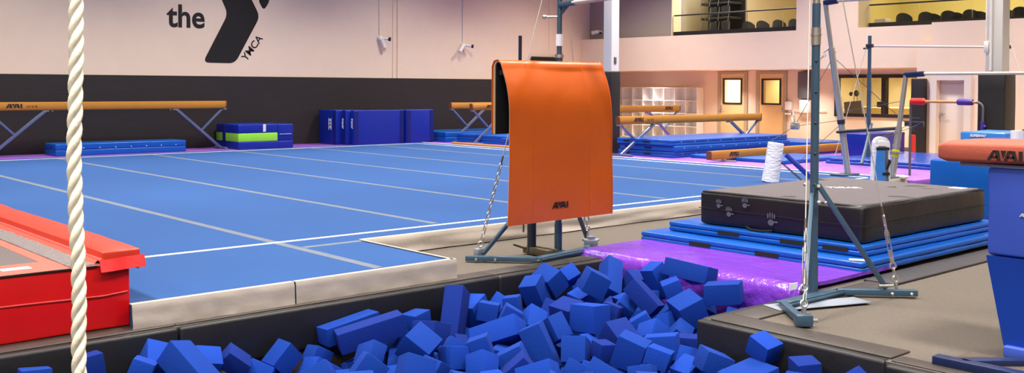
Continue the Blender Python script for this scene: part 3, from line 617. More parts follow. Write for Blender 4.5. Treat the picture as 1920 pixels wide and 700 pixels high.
cables(ub, [((-8.72, 14.70, 1.9), (-9.0, 18.0, .62)), (P1, (-8.70, 14.72, 2.0)), (P1, (-8.62, 14.9, .90)), (P1, (-8.86, 13.05, .56)), (B1.lerp(B0, .25), (-9.1, 15.6, 1.0)), (A0.lerp(A1, .3), (-9.1, 14.2, .16))])
ob('tension_reel', MB().cyl(P1+V((-.06, 0, 0)), P1+V((.06, .03, 0)), .055).box(P1.x-.06, P1.x+.07, P1.y-.03, P1.y+.03, P1.z-.04, P1.z+.06, .01).ring(P1+V((-.03, 0, .14)), (.5, 1, 0), .035, .008, 14, 6, 1.4, (-.4, 0, .9)), 'chrome', ub)
P2 = V((-8.05, 16.2, .83)); ob('tension_reel', MB().box(P2.x-.22, P2.x+.1, P2.y-.04, P2.y+.04, P2.z-.05, P2.z+.03, .01).ring(P2+V((-.12, 0, .06)), (0, 1, .2), .03, .007, 12, 6, 4, X_), 'steeld', ub)
cables(ub, [(P2+V((-.1, 0, 0)), (-7.72, 14.35, .66)), (P2+V((.05, 0, 0)), (-7.66, 14.35, .66))])
# padded tension posts in front of them
t = thing('padded_post', 'short white wrapped post with a blue slanting brace behind the charcoal mat', 'post', (-8.70, 12.98, 0))
ob('wrap', MB().tube([(-8.72, 12.95, 0), (-8.69, 12.98, .3), (-8.66, 13.0, .585)], .12, 20, True, [.128, .12, .118]), 'wpad', t)
ob('brace', MB().bar((-8.50, 13.02, .42), (-8.12, 13.22, .02), .07, .07, .01), 'blued', t)
ob('adjusting_chain', MB().chain((-8.53, 12.95, .30), (-8.22, 13.08, .02), .05, .006), 'steeld', t)
t = thing('padded_post', 'white edged pad with bright blue core and black straps, between the chrome posts', 'post', (-7.66, 14.3, 0))
def arch(x, w0, w1, zt, y0, y1):
    pts = []
    for k in range(13):
        a = math.pi*k/12; pts.append((x+w1*math.cos(a), zt-w1+w1*math.sin(a)))
    return [(x+w0, 0)] + pts + [(x-w0, 0)]
rx, ry = V((.66, .75, 0)), V((-.75, .66, 0)); oc = V((-7.66, 14.3, 0))
def oriented(p2, a, b): return [oc + rx*q[0] + V((0, 0, q[1])) + ry*a for q in p2]
ob('outer_pad', MB().prism(oriented(arch(0, .135, .12, .68, 0, 0), 0, 0), ry*.12), 'wpad', t)
ob('core', MB().prism(oriented(arch(-.03, .085, .06, .50, 0, 0), 0, 0), -ry*.03), 'bluel', t)
ob('buckle', MB().prism(oriented([(-.06, .54), (.06, .54), (.05, .61), (-.05, .61)], 0, 0), -ry*.02), 'plastic', t)
for z_ in (.50, .12): ob('strap', MB().prism(oriented([(.0, z_-.02), (.11, z_-.02), (.11, z_+.02), (.0, z_+.02)] if z_ < .3 else [(-.09, z_-.02), (.10, z_-.02), (.10, z_+.02), (-.09, z_+.02)], 0, 0), -ry*.036), 'velcro', t)
ob('strap', MB().prism(oriented([(.05, .20), (.08, .19), (.13, .31), (.10, .34)], 0, 0), -ry*.04), 'velcro', t)
ob('cover_flap', MB().prism(oriented([(.05, 0), (.10, 0), (.08, .46), (.05, .46)], 0, 0), -ry*.02), 'grey', t)
# single bar rig at the back
rig = thing('high_bar', 'distant single bar on thin blue-grey uprights behind the chrome uneven bars', 'horizontal bar', (-9.2, 19.2, ZP))
F1, F2 = V((-10.02, 18.17, ZP)), V((-8.32, 20.34, ZP))
for F in (F1, F2):
    ob('upright', MB().cyl(F, F+V((0, 0, 1.75)), .042).cyl(F+V((0, 0, 1.75)), F+V((0, 0, 2.46)), .034), 'steel', rig)
    ob('clamp', MB().box(F.x-.06, F.x+.06, F.y-.05, F.y+.05, 2.20, 2.27, .01).box(F.x-.12, F.x-.05, F.y-.03, F.y+.03, 2.17, 2.2), 'steeld', rig); ob('base_foot', MB().box(F.x-.3, F.x+.3, F.y-.05, F.y+.05, ZP, ZP+.04, .005), 'steel', rig)
ob('bar', MB().cyl(F1+V((0, 0, 2.26)), F2+V((0, 0, 2.26)), .02), 'rail', rig)
ob('brace', MB().cyl((-9.95, 18.15, .72), (-9.45, 16.9, .03), .028), 'steel', rig)
cables(rig, [((-8.25, 20.3, 2.3), (-7.3, 19.9, .0)), ((-10.05, 18.1, 2.2), (-10.4, 17.6, .1))], 'cable', .006)
# junior bar
jb = thing('junior_bar', 'small wooden bar with red and purple pads on a bent steel leg', 'horizontal bar', (-7.8, 16.0, ZP))
ob('rail', MB().cyl((-8.05, 16.0, 1.20), (-7.0, 16.0, 1.20), .022), 'woodr', jb)
ob('pad', MB().tube([(-8.08, 16.0, 1.2), (-8.05, 16.0, 1.2), (-7.86, 16.0, 1.2), (-7.83, 16.0, 1.2)], .05, 16, True, [.04, .055, .055, .04]), 'red2', jb, 'red foam pad on the bar')
ob('pad', MB().tube([(-7.30, 16.0, 1.2), (-7.28, 16.0, 1.2), (-7.08, 16.0, 1.2), (-7.06, 16.0, 1.2)], .05, 16, True, [.045, .052, .052, .045]), 'violet', jb, 'purple foam pad on the bar')
ob('leg', MB().tube([(-7.06, 16.0, 1.2)]+[(-7.0+.10*math.sin(a), 16.0, 1.10+.10*math.cos(a)) for a in (.3, .7, 1.1, 1.5)]+[(-6.90, 16.0, .8), (-6.90, 16.0, ZP)], .02), 'grey', jb)
ob('leg', MB().cyl((-8.08, 16.0, 1.2), (-8.08, 16.0, ZP), .02), 'grey', jb)
ob('leg_sleeve', MB().cyl((-6.90, 16.0, .72), (-6.90, 16.0, .90), .032).ball((-6.86, 15.98, .82), .025), 'violet', jb)
# lone upright behind the orange mat
t = thing('bar_upright', 'lone dark steel upright rising behind the left part of the orange mat', 'post', (-16.9, 15.6, ZP))
PU = V((-17.05, 15.4, ZP)); ob('pole', MB().cyl(PU, PU+V((0, 0, 2.6)), .04), 'steeld', t); ob('base_plate', MB().box(PU.x-.2, PU.x+.2, PU.y-.15, PU.y+.15, ZP, ZP+.02, .004), 'steeld', t)
# block with writing, paper roll, blue stand behind the vault
t = thing('foam_block', 'bright blue block with white lettering on top edge, just above the vault table', 'block', (-5.85, 13.55, ZG))
ob('cover', MB().soft(-6.12, -5.52, 13.5, 14.3, ZG, .84, .025, .2, .006, 3, 4), 'bluel', t)
text(t, 'SUPERMAT', (-5.98, 13.49, .775), X_, Z_, .045, 'whitep', 'lettering', .21, .002)
t2 = tag(ob('side_table', MB().box(-5.45, -4.6, 12.4, 13.0, .76, .80, .01).box(-5.4, -4.65, 12.45, 12.95, ZG, .76, .01), 'blued'), 'dark blue block with flat top carrying the white roll behind the vault', 'block')
t = thing('paper_roll', 'white paper roll standing behind the right end of the vault table', 'roll', (-5.0, 12.6, .80))
ob('roll', MB().cyl((-5.02, 12.6, .80), (-5.02, 12.6, .91), .075), 'paper', t); ob('stick', MB().cyl((-4.98, 12.6, .90), (-4.80, 12.7, 1.05), .008), 'brownw', t)
t = thing('foam_block', 'plain mid-blue block behind the charcoal mat and under the vault table end', 'block', (-5.35, 12.7, ZG))
ob('cover', MB().soft(-5.76, -4.9, 11.9, 12.35, ZG, .56, .03, .2, .008, 2, 9), 'bluev', t)
# ================================================================== the foam pit: padded rim
mid = (PX, PX-.19)
for i, (a, b, lab) in enumerate(((-1.0, 2.698, 'black pit edge pad under the red trampoline'), (2.702, 5.428, 'black pit edge pad under the beige flap of the blue floor'), (5.432, 6.93, 'black pit edge pad in front of the high bar foot on the left'))):
    t = thing('pit_edge_pad', lab, 'pad', (PX-.1, (a+b)/2, ZG), 'black pads round the foam pit')
    ob('face_pad', MB().soft(PX-.02, PX+.05, a, b, -.46, ZG+.005, .022, .25, .005, 2, i), 'pad', t)
    ob('top_strip', MB().soft(PX-.2, PX-.02, a, b, ZG, ZG+.012, .005, .25, .002, 2, i+5), 'padtop', t)
struct('trim_7', MB().box(PX-.01, PX+.01, -1, 6.93, ZPIT, -.46), 'brownw')
t = thing('pit_edge_pad', 'dark grey padded platform corner beside the pit, under the front high bar foot', 'pad', (-3.6, 5.5, ZG), 'black pads round the foam pit')
ob('face_pad', MB().soft(PX2, -2.87, PYF-.02, PYF+.06, -.62, ZG+.006, .02, .25, .004, 2, 3), 'pad', t)
ob('face_pad', MB().soft(PX2-.02, PX2+.06, PYF+.061, PYB, -.62, ZG+.006, .02, .25, .004, 2, 4), 'pad', t)
ob('top_strip', MB().soft(PX2+.06, -2.87, PYF+.06, PYF+.29, ZG, ZG+.014, .006, .25, .002, 2, 4), 'padtop', t)
ob('top_strip', MB().soft(PX2+.06, PX2+.27, PYF+.30, 7.55, ZG, ZG+.014, .006, .25, .002, 2, 8), 'padtop', t)
t = thing('pit_edge_pad', 'black pit edge pad at the bottom right beside the steel vault base', 'pad', (-1.5, 5.5, ZG), 'black pads round the foam pit')
ob('face_pad', MB().soft(-2.85, 0.5, PYF-.06, PYF+.02, -.62, ZG-.005, .02, .25, .004, 2, 6), 'pad', t)
ob('top_strip', MB().soft(-2.85, 0.5, PYF+.02, PYF+.16, ZG, ZG+.008, .004, .25, .002, 2, 4), 'padtop', t)
tag(ob('side_strip', MB().soft(-4.20, -3.93, 7.57, 12.5, ZG, ZG+.02, .008, .3, .003, 2, 4), 'darkstrip'), 'long dark grey padded strip along the right side of the blue mats', 'pad')
# purple mat draped over the far pit wall
t = thing('landing_mat', 'shiny purple landing mat between the foam blocks and the front blue mats', 'mat', (-5.4, 7.4, -.15))
def prp(u, v):
    x = -6.58 + 2.34*u; n = noise.noise(V((x*2.2, v*5, 3)))*.5 + noise.noise(V((x*6, v*9, 8)))*.25
    if v < .5: y, z = 8.2 - 1.42*(v/.5), -.127 + n*.024*min(1, max(0, (v-.2)*8))
    elif v < .62: a = (v-.5)/.12*math.pi/2; y, z = 6.78 - .07*math.sin(a), -.125 - .07*(1-math.cos(a)) + n*.012
    else: y, z = 6.71 + .02*(v-.62) + n*.03, -.195 - (v-.62)/.38*.33
    return (x, y, z)
ob('cover', MB().sheet(prp, 90, 60, .03), 'purple', t, None, 60)
ob('filling', MB().box(-6.55, -4.27, 6.95, 8.15, ZG, -.16+.002), 'purpled', t)
struct('wall_pit', MB().box(-6.29, PX2-.01, 6.80, 6.94, ZPIT, -.165), 'purpled')
# front stack of blue mats and the charcoal mat
def bigmat(x0, x1, y0, y1, z0, z1, lab, vel, tab=None):
    t = thing('folding_mat', lab, 'mat', ((x0+x1)/2, (y0+y1)/2, z0), 'front stack of blue folding mats'); h = (z1-z0)/2
    for k in range(2): ob('panel', MB().soft(x0, x1, y0, y1, z0+k*h+.0005, z0+(k+1)*h, .014, .22, .004, 2.2, 40+k), 'bluev', t)
    for a in vel: ob('velcro_strip', MB().box(a, a+.24, y0-.005, y0+.003, z0+h-.018, z0+h+.02), 'velcro', t)
    return t
t = bigmat(-6.63, -4.24, 7.62, 10.4, -.119, -.022, 'lower blue folding mat under the charcoal mat, resting on the purple mat', (-6.02, -5.28))
ob('label', MB().obox((-4.33, 7.70, -.0165), ((.87, .5, 0), (-.5, .87, 0), Z_), (.13, .09, .002)), 'whitep', t, 'white paper label')
t = bigmat(-6.47, -4.36, 7.86, 10.5, -.018, .073, 'upper blue folding mat directly under the charcoal mat', (-5.87, -5.18, -4.75))
t = thing('crash_mat', 'thick charcoal crash mat with chalk handprints on top of the front blue mats', 'mat', (-5.3, 9.15, .078))
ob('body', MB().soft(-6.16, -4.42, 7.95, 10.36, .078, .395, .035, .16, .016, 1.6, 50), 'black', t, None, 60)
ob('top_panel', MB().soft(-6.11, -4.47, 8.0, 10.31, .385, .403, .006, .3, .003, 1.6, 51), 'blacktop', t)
ob('piping', MB().tube([(-6.13, 7.965, .392), (-4.44, 7.965, .392), (-4.435, 10.34, .392), (-6.14, 10.34, .392), (-6.13, 7.965, .392)], .006, 6), 'inner', t)
ob('seam', MB().tube([(-6.165, 7.945, .235), (-4.41, 7.943, .225), (-4.405, 10.36, .235)], .004, 6), 'inner', t)
ob('carry_handle', MB().tube([(-5.60, 7.94, .10), (-5.52, 7.90, .085), (-5.40, 7.90, .085), (-5.32, 7.94, .095)], .01, 8), 'velcro', t)
text(t, 'TIGAR', (-5.46, 9.12, .4055), (.72, .69, 0), (-.69, .72, 0), .17, 'whitep', 'lettering', .34, .004)
ob('label', MB().obox((-4.62, 10.16, .405), (X_, Y_, Z_), (.14, .14, .003)), 'whitep', t, 'white label patch')
random.seed(3)
def handprint(x, z, s):
    mb = MB(); y = 7.935
    def blob(cx, cz, rx_, rz_):
        mb.prism([(cx+rx_*math.cos(a*.7854), y, cz+rz_*math.sin(a*.7854)) for a in range(8)], (0, -.0015, 0))
    blob(x, z, .03*s, .026*s)
    for i, (dx, L) in enumerate(((-.030, .045), (-.010, .055), (.012, .053), (.032, .042))): blob(x+dx*s, z+(.03+L/2)*s, .007*s, L/2*s)
    blob(x+.045*s, z+.008*s, .022*s, .008*s); ob('handprint', mb, 'chalk', t, None, 0)
handprint(-5.92, .27, .8); handprint(-5.80, .20, .9); handprint(-5.62, .30, .9); handprint(-5.33, .17, 1.15)
# ================================================================== high bar rig in the foreground
def shackle(mb, p, d=Z_, r=.02): mb.ring(p, (0, 1, 0), r, .006, 14, 6, .3, d); return mb
def tension(parent, foot, top, ext=True, chain_=False):
    """ring, turnbuckle, quick link and cable from a foot bracket to the bar end"""
    f, t_ = V(foot), V(top); d = (t_-f).normalized(); sd = d.cross(V((.66, .75, 0))).normalized(); sx = sd.cross(d)
    ob('eye_bolt', MB().cyl(f-V((0, 0, .05)), f+d*.02, .012).ring(f+d*.05, sd, .022, .008, 16, 8, 0, d), 'zinc', parent)
    if chain_:
        ob('chain', MB().chain(f+d*.07, f+d*.80, .06, .0055), 'zinc', parent); s = .80
    else:
        ob('shackle', MB().ring(f+d*.105, sx, .016, .006, 14, 8, 1.1, d).ring(f+d*.155, sd, .022, .007, 14, 8, 0, d), 'zinc', parent)
        a = f+d*.185; b = f+d*.42; u = sx*.014
        ob('turnbuckle', MB().bar(a+u, b+u, .006, .009, .001, sd).bar(a-u, b-u, .006, .009, .001, sd).cyl(a-d*.01, a+d*.03, .014).cyl(b-d*.03, b+d*.01, .014).cyl(a, a+d*.09, .007).cyl(b, b-d*.09, .007).cyl(b, b+d*.05, .009), 'zinc', parent)
        ob('quick_link', MB().ring(b+d*.085, sx, .017, .006, 14, 8, 1.8, d), 'zinc', parent); s = .55
    ob('cable_ferrule', MB().cyl(f+d*s, f+d*(s+.07), .010, .008), 'bronze', parent)
    ob('cable', MB().cyl(f+d*s, t_, .0045, None, 8), 'cable', parent)
def rigpost(name, P, feet, lab, zt=2.75, arm='A'):
    t = thing(name, lab, 'horizontal bar', (P[0], P[1], ZG)); P = V((P[0], P[1], ZG))
    ob('upright', MB().cyl(P+V((0, 0, .03)), P+V((0, 0, .30)), .036).cyl(P+V((0, 0, .30)), P+V((0, 0, zt-.55 if arm == 'A' else 1.72+.16)), .031).box(P.x-.045, P.x+.045, P.y-.045, P.y+.045, ZG+.03, ZG+.042), 'steel', t)
    n_, b1, b2, f_ = [V(q) for q in feet]
    h = .045
    for a, b in ((n_, b1), (b1, b2), (b2, f_)): pass
    ob('base_foot', MB().bar(b1+V((0, 0, h/2+.004)), b2+V((0, 0, h/2+.004)), .14, .012, .002).bar(b1+V((0, 0, h/2)), n_+V((0, 0, h/2)), .055, h, .004).bar(b2+V((0, 0, h/2)), f_+V((0, 0, h/2)), .06, h, .004).bar(b1+V((.05, 0, h/2)), b2+V((.05, 0, h/2)), .012, h, .002), 'steel', t)
    return t, P
tA, PA = rigpost('high_bar', (-4.12, 6.69), [(-3.64, 5.80, ZG+.016), (-4.03, 6.16, ZG+.016), (-4.02, 6.86, ZG+.016), (-3.60, 7.27, ZG+.016)], 'tall blue-grey high bar upright on the pit platform with braces and cables')
ob('foot_plate', MB().obox((-3.93, 6.45, ZG+.018), ((.35, .93, 0), (-.93, .35, 0), Z_), (.80, .20, .004)), 'plate', tA)
ob('foot_bracket', MB().obox((-3.64, 5.80, -.11), ((.66, .75, 0), (-.75, .66, 0), Z_), (.11, .08, .075), .006), 'steel', tA)
ob('bolt', MB().cyl((-3.60, 5.84, -.11), (-3.575, 5.865, -.11), .012, None, 6), 'chrome', tA)
for q in ((-3.60, 7.19, -.122), (-3.70, 7.09, -.122)): ob('bolt', MB().ball(q, .013), 'chrome', tA)
ob('brace', MB().bar((-3.76, 7.11, -.09), (-4.10, 6.71, .69), .035, .035, .004), 'steel', tA)
ob('brace', MB().bar((-3.70, 5.90, -.09), (-4.12, 6.66, .62), .030, .030, .004), 'steel', tA)
ob('brace_joint', MB().cyl((-4.14, 6.73, .66), (-4.04, 6.62, .69), .012).ball((-4.06, 6.66, .56), .018).ball((-4.03, 6.70, .56), .014).cyl((-3.79, 7.05, -.07), (-3.72, 7.14, -.07), .012).ball((-4.16, 6.63, .69), .014), 'zinc', tA)
ob('collar', MB().cyl(PA+V((0, 0, 1.89)), PA+V((0, 0, 2.02)), .036).cyl(PA+V((0, 0, 1.96)), PA+V((0, 0, 1.975)), .040), 'zinc', tA)
ob('inner_tube', MB().cyl(PA+V((0, 0, 2.02)), PA+V((0, 0, 2.75)), .027), 'zinc', tA)
mb = MB()
for z_ in (.85, 1.08, 1.31, 1.54, 1.77): mb.ball(PA+V((.018, -.022, z_)), .011, (1, 1, 1), 8)
ob('adjustment_holes', mb, 'steeld', tA)
ob('warning_tag', MB().obox((-4.28, 6.68, -.10), ((.1, 1, 0), (-1, .1, .2), (0, .2, 1)), (.09, .004, .05)), 'whitep', tA)
tension(tA, (-3.655, 5.83, -.06), PA+V((.01, -.10, 2.86)))
tension(tA, (-3.735, 7.22, -.08), PA+V((.06, .02, 2.86)))
tB, PB = rigpost('high_bar', (-6.73, 6.57), [(-6.98, 5.66, ZG+.013), (-6.52, 6.10, ZG+.013), (-6.62, 6.84, ZG+.013), (-6.98, 7.25, ZG+.013)], 'blue-grey high bar upright standing behind the orange mat, its foot at the pit edge', arm='B')
ob('bolt', MB().cyl((-6.88, 5.70, -.125), (-6.865, 5.685, -.125), .012, None, 6), 'chrome', tB)
ob('bolt', MB().cyl((-6.76, 5.82, -.125), (-6.745, 5.805, -.125), .012, None, 6), 'chrome', tB)
ob('brace', MB().bar((-6.90, 5.80, -.09), (-6.74, 6.53, .66), .033, .033, .004), 'steel', tB)
ob('brace', MB().bar((-6.88, 7.12, -.09), (-6.74, 6.61, .66), .033, .033, .004), 'steel', tB)
ob('foot_bracket', MB().box(-6.99, -6.93, 5.76, 5.84, -.125, -.05, .005), 'plate', tB)
ob('foot_bracket', MB().obox((-6.74, 7.02, -.10), ((.66, .75, 0), (-.75, .66, 0), Z_), (.13, .10, .08), .006).cyl((-6.80, 6.96, -.065), (-6.69, 7.08, -.065), .012).box(-6.77, -6.71, 6.99, 7.05, -.07, -.03, .004), 'plate', tB)
ob('collar', MB().cyl(PB+V((0, 0, 1.84)), PB+V((0, 0, 1.87)), .045), 'zinc', tB)
ob('bar_clamp', MB().box(PB.x-.02, PB.x+.10, PB.y-.02, PB.y+.02, 2.30, 2.36, .005), 'zinc', tB)
ob('inner_tube', MB().cyl(PB+V((0, 0, 1.86)), PB+V((0, 0, 2.75)), .024), 'steel', tB)
ob('label', MB().tube([PB+V((0, 0, 1.95)), PB+V((0, 0, 2.06))], .033, 16), 'whitep', tB, 'small white warning label')
ob('clamp_lever', MB().cyl(PB+V((0, 0, 2.22)), PB+V((-.10, -.09, 2.22)), .012).ball(PB+V((-.105, -.095, 2.22)), .022), 'zinc', tB)
ob('bar_bracket', MB().bar(PB+V((0, 0, 2.33)), PB+V((.20, .01, 2.345)), .05, .05, .008).bar(PB+V((0, 0, 2.24)), PB+V((.10, .01, 2.33)), .03, .03, .004), 'steel', tB)
tension(tB, (-6.955, 5.80, -.06), PB+V((0, -.06, 2.86)), chain_=True)
tension(tB, (-6.84, 7.08, -.02), PB+V((.03, .05, 2.62)))
br = tag(ob('high_bar_rail', MB().cyl((-6.58, 6.58, 2.04), (-4.14, 6.68, 2.60+.0), .02), 'rail'), 'pale chalky bar running off the top from the upright behind the orange mat', 'bar') if False else ob('bar', MB().cyl((-6.56, 6.575, 2.185), (-4.15, 6.68, 2.29), .024), 'rail', tB)
# spotting stand that carries the orange mat
ss = thing('mat_stand', 'dark steel stand with foot channel under the orange mat', 'stand', (-6.89, 6.38, ZG))
ob('post', MB().cyl((-6.89, 6.38, ZG+.02), (-6.89, 6.38, 1.50), .042), 'steeld', ss)
ob('foot_channel', MB().box(-6.97, -6.62, 6.34, 6.40, ZG+.02, ZG+.075, .004).box(-6.97, -6.62, 6.34, 6.46, ZG+.014, ZG+.02).box(-6.97, -6.62, 6.43, 6.46, ZG+.02, ZG+.075), 'bronze', ss)
ob('arm', MB().bar((-6.89, 6.38, 1.49), (-6.56, 6.38, 1.49), .04, .05, .005).cyl((-6.56, 5.70, 1.53), (-6.56, 6.86, 1.53), .022), 'steeld', ss)
ob('locking_pin', MB().cyl((-6.95, 6.33, .05), (-6.95, 6.33, .13), .008), 'bronze', ss)
ob('locking_lever', MB().cyl((-6.99, 6.24, -.06), (-6.93, 6.34, -.10), .012), 'bronze', ss)
om = thing('orange_mat', 'large orange vinyl mat draped over a stand, dark printed mark near its lower edge', 'mat', (-6.5, 6.3, .2))
Y0, Y1 = 5.66, 6.91
def mpath(s, off=0):      # along the mat section, from the back hem over the tight top fold to the front hem
    xb, zt, zbk, zfr, r = -6.60, 1.62, 1.0, .225, .040
    Lb = zt-r-zbk; La = math.pi*r; Lf = zt-r-zfr; q = s*(Lb+La+Lf)
    if q < Lb: return xb-off, zbk+q, None
    if q < Lb+La:
        a = (q-Lb)/r; return xb+r-math.cos(a)*(r+off), zt-r+math.sin(a)*(r+off), None
    d = q-Lb-La; k = min(1, d/.42); k = 1-(1-k)**2.2
    return xb+2*r+.105*k+off + .008*math.sin(d*2.2), zt-r-d, None
def msheet(off, dy0=0, dy1=0):
    def f(u, v):
        x, z, _ = mpath(u, off); yy = (Y0+dy0) + (Y1-Y0+dy1-dy0)*v
        n = noise.noise(V((yy*1.7, u*4, off)))*.014 + noise.noise(V((yy*4, u*9, 2)))*.004
        yy += .06*(v-.4)*max(0, u-.35)     # front flap widens slightly
        zz = z + (.03*(v-.3)*max(0, u-.8)*5*.3)
        return (x+n*(1 if u > .35 else 0), yy, zz)
    return f
ob('cover', MB().sheet(msheet(.022), 110, 44, .006), 'orange', om, None, 60)
ob('lining', MB().sheet(msheet(.0155, .008, -.008), 80, 10, .012), 'foamw', om)
ob('inner_layer', MB().sheet(msheet(.0030, .02, -.02), 80, 10, .006), 'inner', om)
def hemline(v):
    f = msheet(.024); return [f(k/60, v) for k in range(61)]
for v in (0.0, 1.0): ob('edge_piping', MB().tube(hemline(v), .006, 6), 'orange', om)
for v in (.22, .77): ob('stitched_seam', MB().tube([msheet(.0225)(k/60, v) for k in range(20, 60)], .003, 6), 'orange', om)
lg = LOGO; logo(om, (-6.388, 6.16, .335), Y_, Z_, .055, 'logo')
# ================================================================== red trampoline
tr = thing('tumble_trampoline', 'red padded trampoline box with grey bed at the left edge', 'trampoline', (-8.5, .5, ZG))
XR = -6.48
ob('side_panel', MB().soft(-10.5, XR, -1.5, 2.47, ZG+.014, .262, .012, .2, .009, 1.3, 60), 'red', tr, None, 60)
ob('panel_seam', MB().tube([(XR+.004, -1.5+.2*k, .075+.006*math.sin(k*.9)) for k in range(20)]+[(XR+.004, 2.45, .08)], .007, 6), 'red', tr)
ob('frame_border', MB().box(XR-.36, XR+.004, -1.5, 2.28, .262, .268).box(-10.5, XR-.36, 2.02, 2.10, .262, .268), 'redpipe', tr)
ob('front_piping', MB().bar((XR+.004, -1.5, .262), (XR+.004, 2.26, .262), .012, .012, .003), 'inner', tr)
ob('bed', MB().box(-10.5, XR-.361, -1.5, 2.019, .262, .266), 'bed', tr)
ob('spring_strip', MB().soft(-10.5, XR-.02, 2.101, 2.30, .262, .275, .004, .05, .008, 14, 4), 'spring', tr)
ob('label', MB().obox((-6.66, 1.83, .2705), (X_, Y_, Z_), (.085, .17, .003)), 'whitep', tr, 'white label on the border')
pd = ob('corner_pad', MB().soft(-10.5, XR+.01, 2.285, 2.535, .283, .352, .012, .25, .008, 2, 66), 'redtop', tr, None, 60)
ob('pad_piping', MB().tube([(-10.5, 2.288, .30), (-9.0, 2.286, .302), (-7.75, 2.284, .30), (-6.46, 2.284, .298)], .012, 8), 'redpipe', tr)
ob('pad_flap', MB().sheet(lambda u, v: (XR+.014+.03*v+.006*math.sin(u*7), 2.27+.285*u, .30-.075*v+.01*u), 12, 6, .004), 'red', tr)
ob('pad_flap', MB().sheet(lambda u, v: (-10.5+3.99*u, 2.282-.03*v, .30-.03*v), 30, 3, .004), 'redpipe', tr)
ob('corner_tab', MB().prism([(-6.50, 2.46, .27), (-6.47, 2.52, .27), (-6.47, 2.52, .22), (-6.47, 2.48, .235)], (.006, 0, 0)), 'navy', tr)
# ================================================================== vault
vt = thing('vaulting_table', 'brick red topped vaulting table on a blue padded column at the right edge', 'vault', (-2.0, 6.3, ZG))
VF = 5.98
prof = [(-.02, .10), (-.005, .115), (.02, .125), (.30, .135), (.6, .135), (.9, .12)]
def vtop(u, v):
    # padded top: section across y, length along x
    x = -2.83 + 1.2*u; a = v*2*math.pi
    hh = .065*(1-.0*u); e = min(1, math.sin(min(u, .12)/.12*math.pi/2)**.35+.15) if u < .12 else 1
    sy = .30*(.86+.14*e); sz_ = hh*(.72+.28*e)
    c, s_ = math.cos(a), math.sin(a); k = .32
    return (x, VF+.24+sy*math.copysign(abs(c)**k, c), 1.035+.02*u + sz_*math.copysign(abs(s_)**k, s_))
mbv = MB(); rings = []
for i in range(25):
    rings.append([mbv.bm.verts.new(V(vtop(i/24, j/48))) for j in range(48)])
for a, b in zip(rings, rings[1:]):
    for j in range(48): mbv.bm.faces.new((a[j], a[(j+1) % 48], b[(j+1) % 48], b[j]))
mbv.bm.faces.new(rings[0][::-1]); mbv.bm.faces.new(rings[-1])
ob('table_top', mbv, 'suede', vt, None, 50)
logo(vt, (-2.525, VF-.062, 1.003), X_, Z_, .055, 'logo')
ob('top_plate', MB().box(-2.72, -1.7, VF+.02, VF+.46, .952, .972, .004), 'pale', vt)
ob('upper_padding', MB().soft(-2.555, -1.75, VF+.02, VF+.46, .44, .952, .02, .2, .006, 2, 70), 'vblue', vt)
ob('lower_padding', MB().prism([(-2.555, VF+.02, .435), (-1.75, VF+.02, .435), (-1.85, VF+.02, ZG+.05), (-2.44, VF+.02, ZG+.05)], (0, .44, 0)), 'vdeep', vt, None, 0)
ob('base_cover', MB().soft(-2.435, -1.86, VF-.02, VF+.46, ZG+.025, ZG+.09, .01, .2, .004), 'vblue', vt)
logo(vt, (-2.368, VF+.012, .68), X_, Z_, .02, 'whitep')
ob('base_frame', MB().bar((-2.66, 5.60, ZG+.03), (-1.2, 5.60, ZG+.03), .08, .05, .004).bar((-2.52, 5.62, ZG+.03), (-2.0, 6.25, ZG+.03), .08, .05, .004), 'navy', vt)
ob('base_plate', MB().box(-2.62, -1.3, 5.62, 5.95, ZG+.001, ZG+.022, .003), 'tan2', vt)
# ================================================================== climbing rope
mb = MB(); keys = [(-900, 150), (-300, 146), (0, 144), (150, 144), (220, 142), (350, 138.5), (450, 141), (550, 145), (620, 146.5), (700, 145), (800, 146), (1100, 146)]
D = 2.76; c0_ = V((0, 0, 1.41)) + Fv*D
def rpt(z):
    # gentle sway, read off along the height
    t = (1.41-z)
    pxy = 212 + t*1891/D
    for (a, xa), (b, xb) in zip(keys, keys[1:]):
        if a <= pxy <= b: s_ = (pxy-a)/(b-a); s_ = s_*s_*(3-2*s_); xx = xa+(xb-xa)*s_; break
    else: xx = 150 if pxy < 0 else 146
    base = c0_ + Rv*((xx-960)/1891*D); return V((base.x, base.y, z))
zs = [6.45 - k*.0125 for k in range(int((6.45+.75)/.0125))]
rt = thing('climbing_rope', 'thick twisted off-white climbing rope hanging in the left foreground', 'rope', rpt(-.7))
for s in range(3):
    pts = [rpt(z) + V((math.cos(z*2*math.pi/.145+s*2.0944), math.sin(z*2*math.pi/.145+s*2.0944), 0))*.0088 for z in zs]
    ob('strand', MB().tube(pts, .0118, 10), 'rope', rt, None, 80)
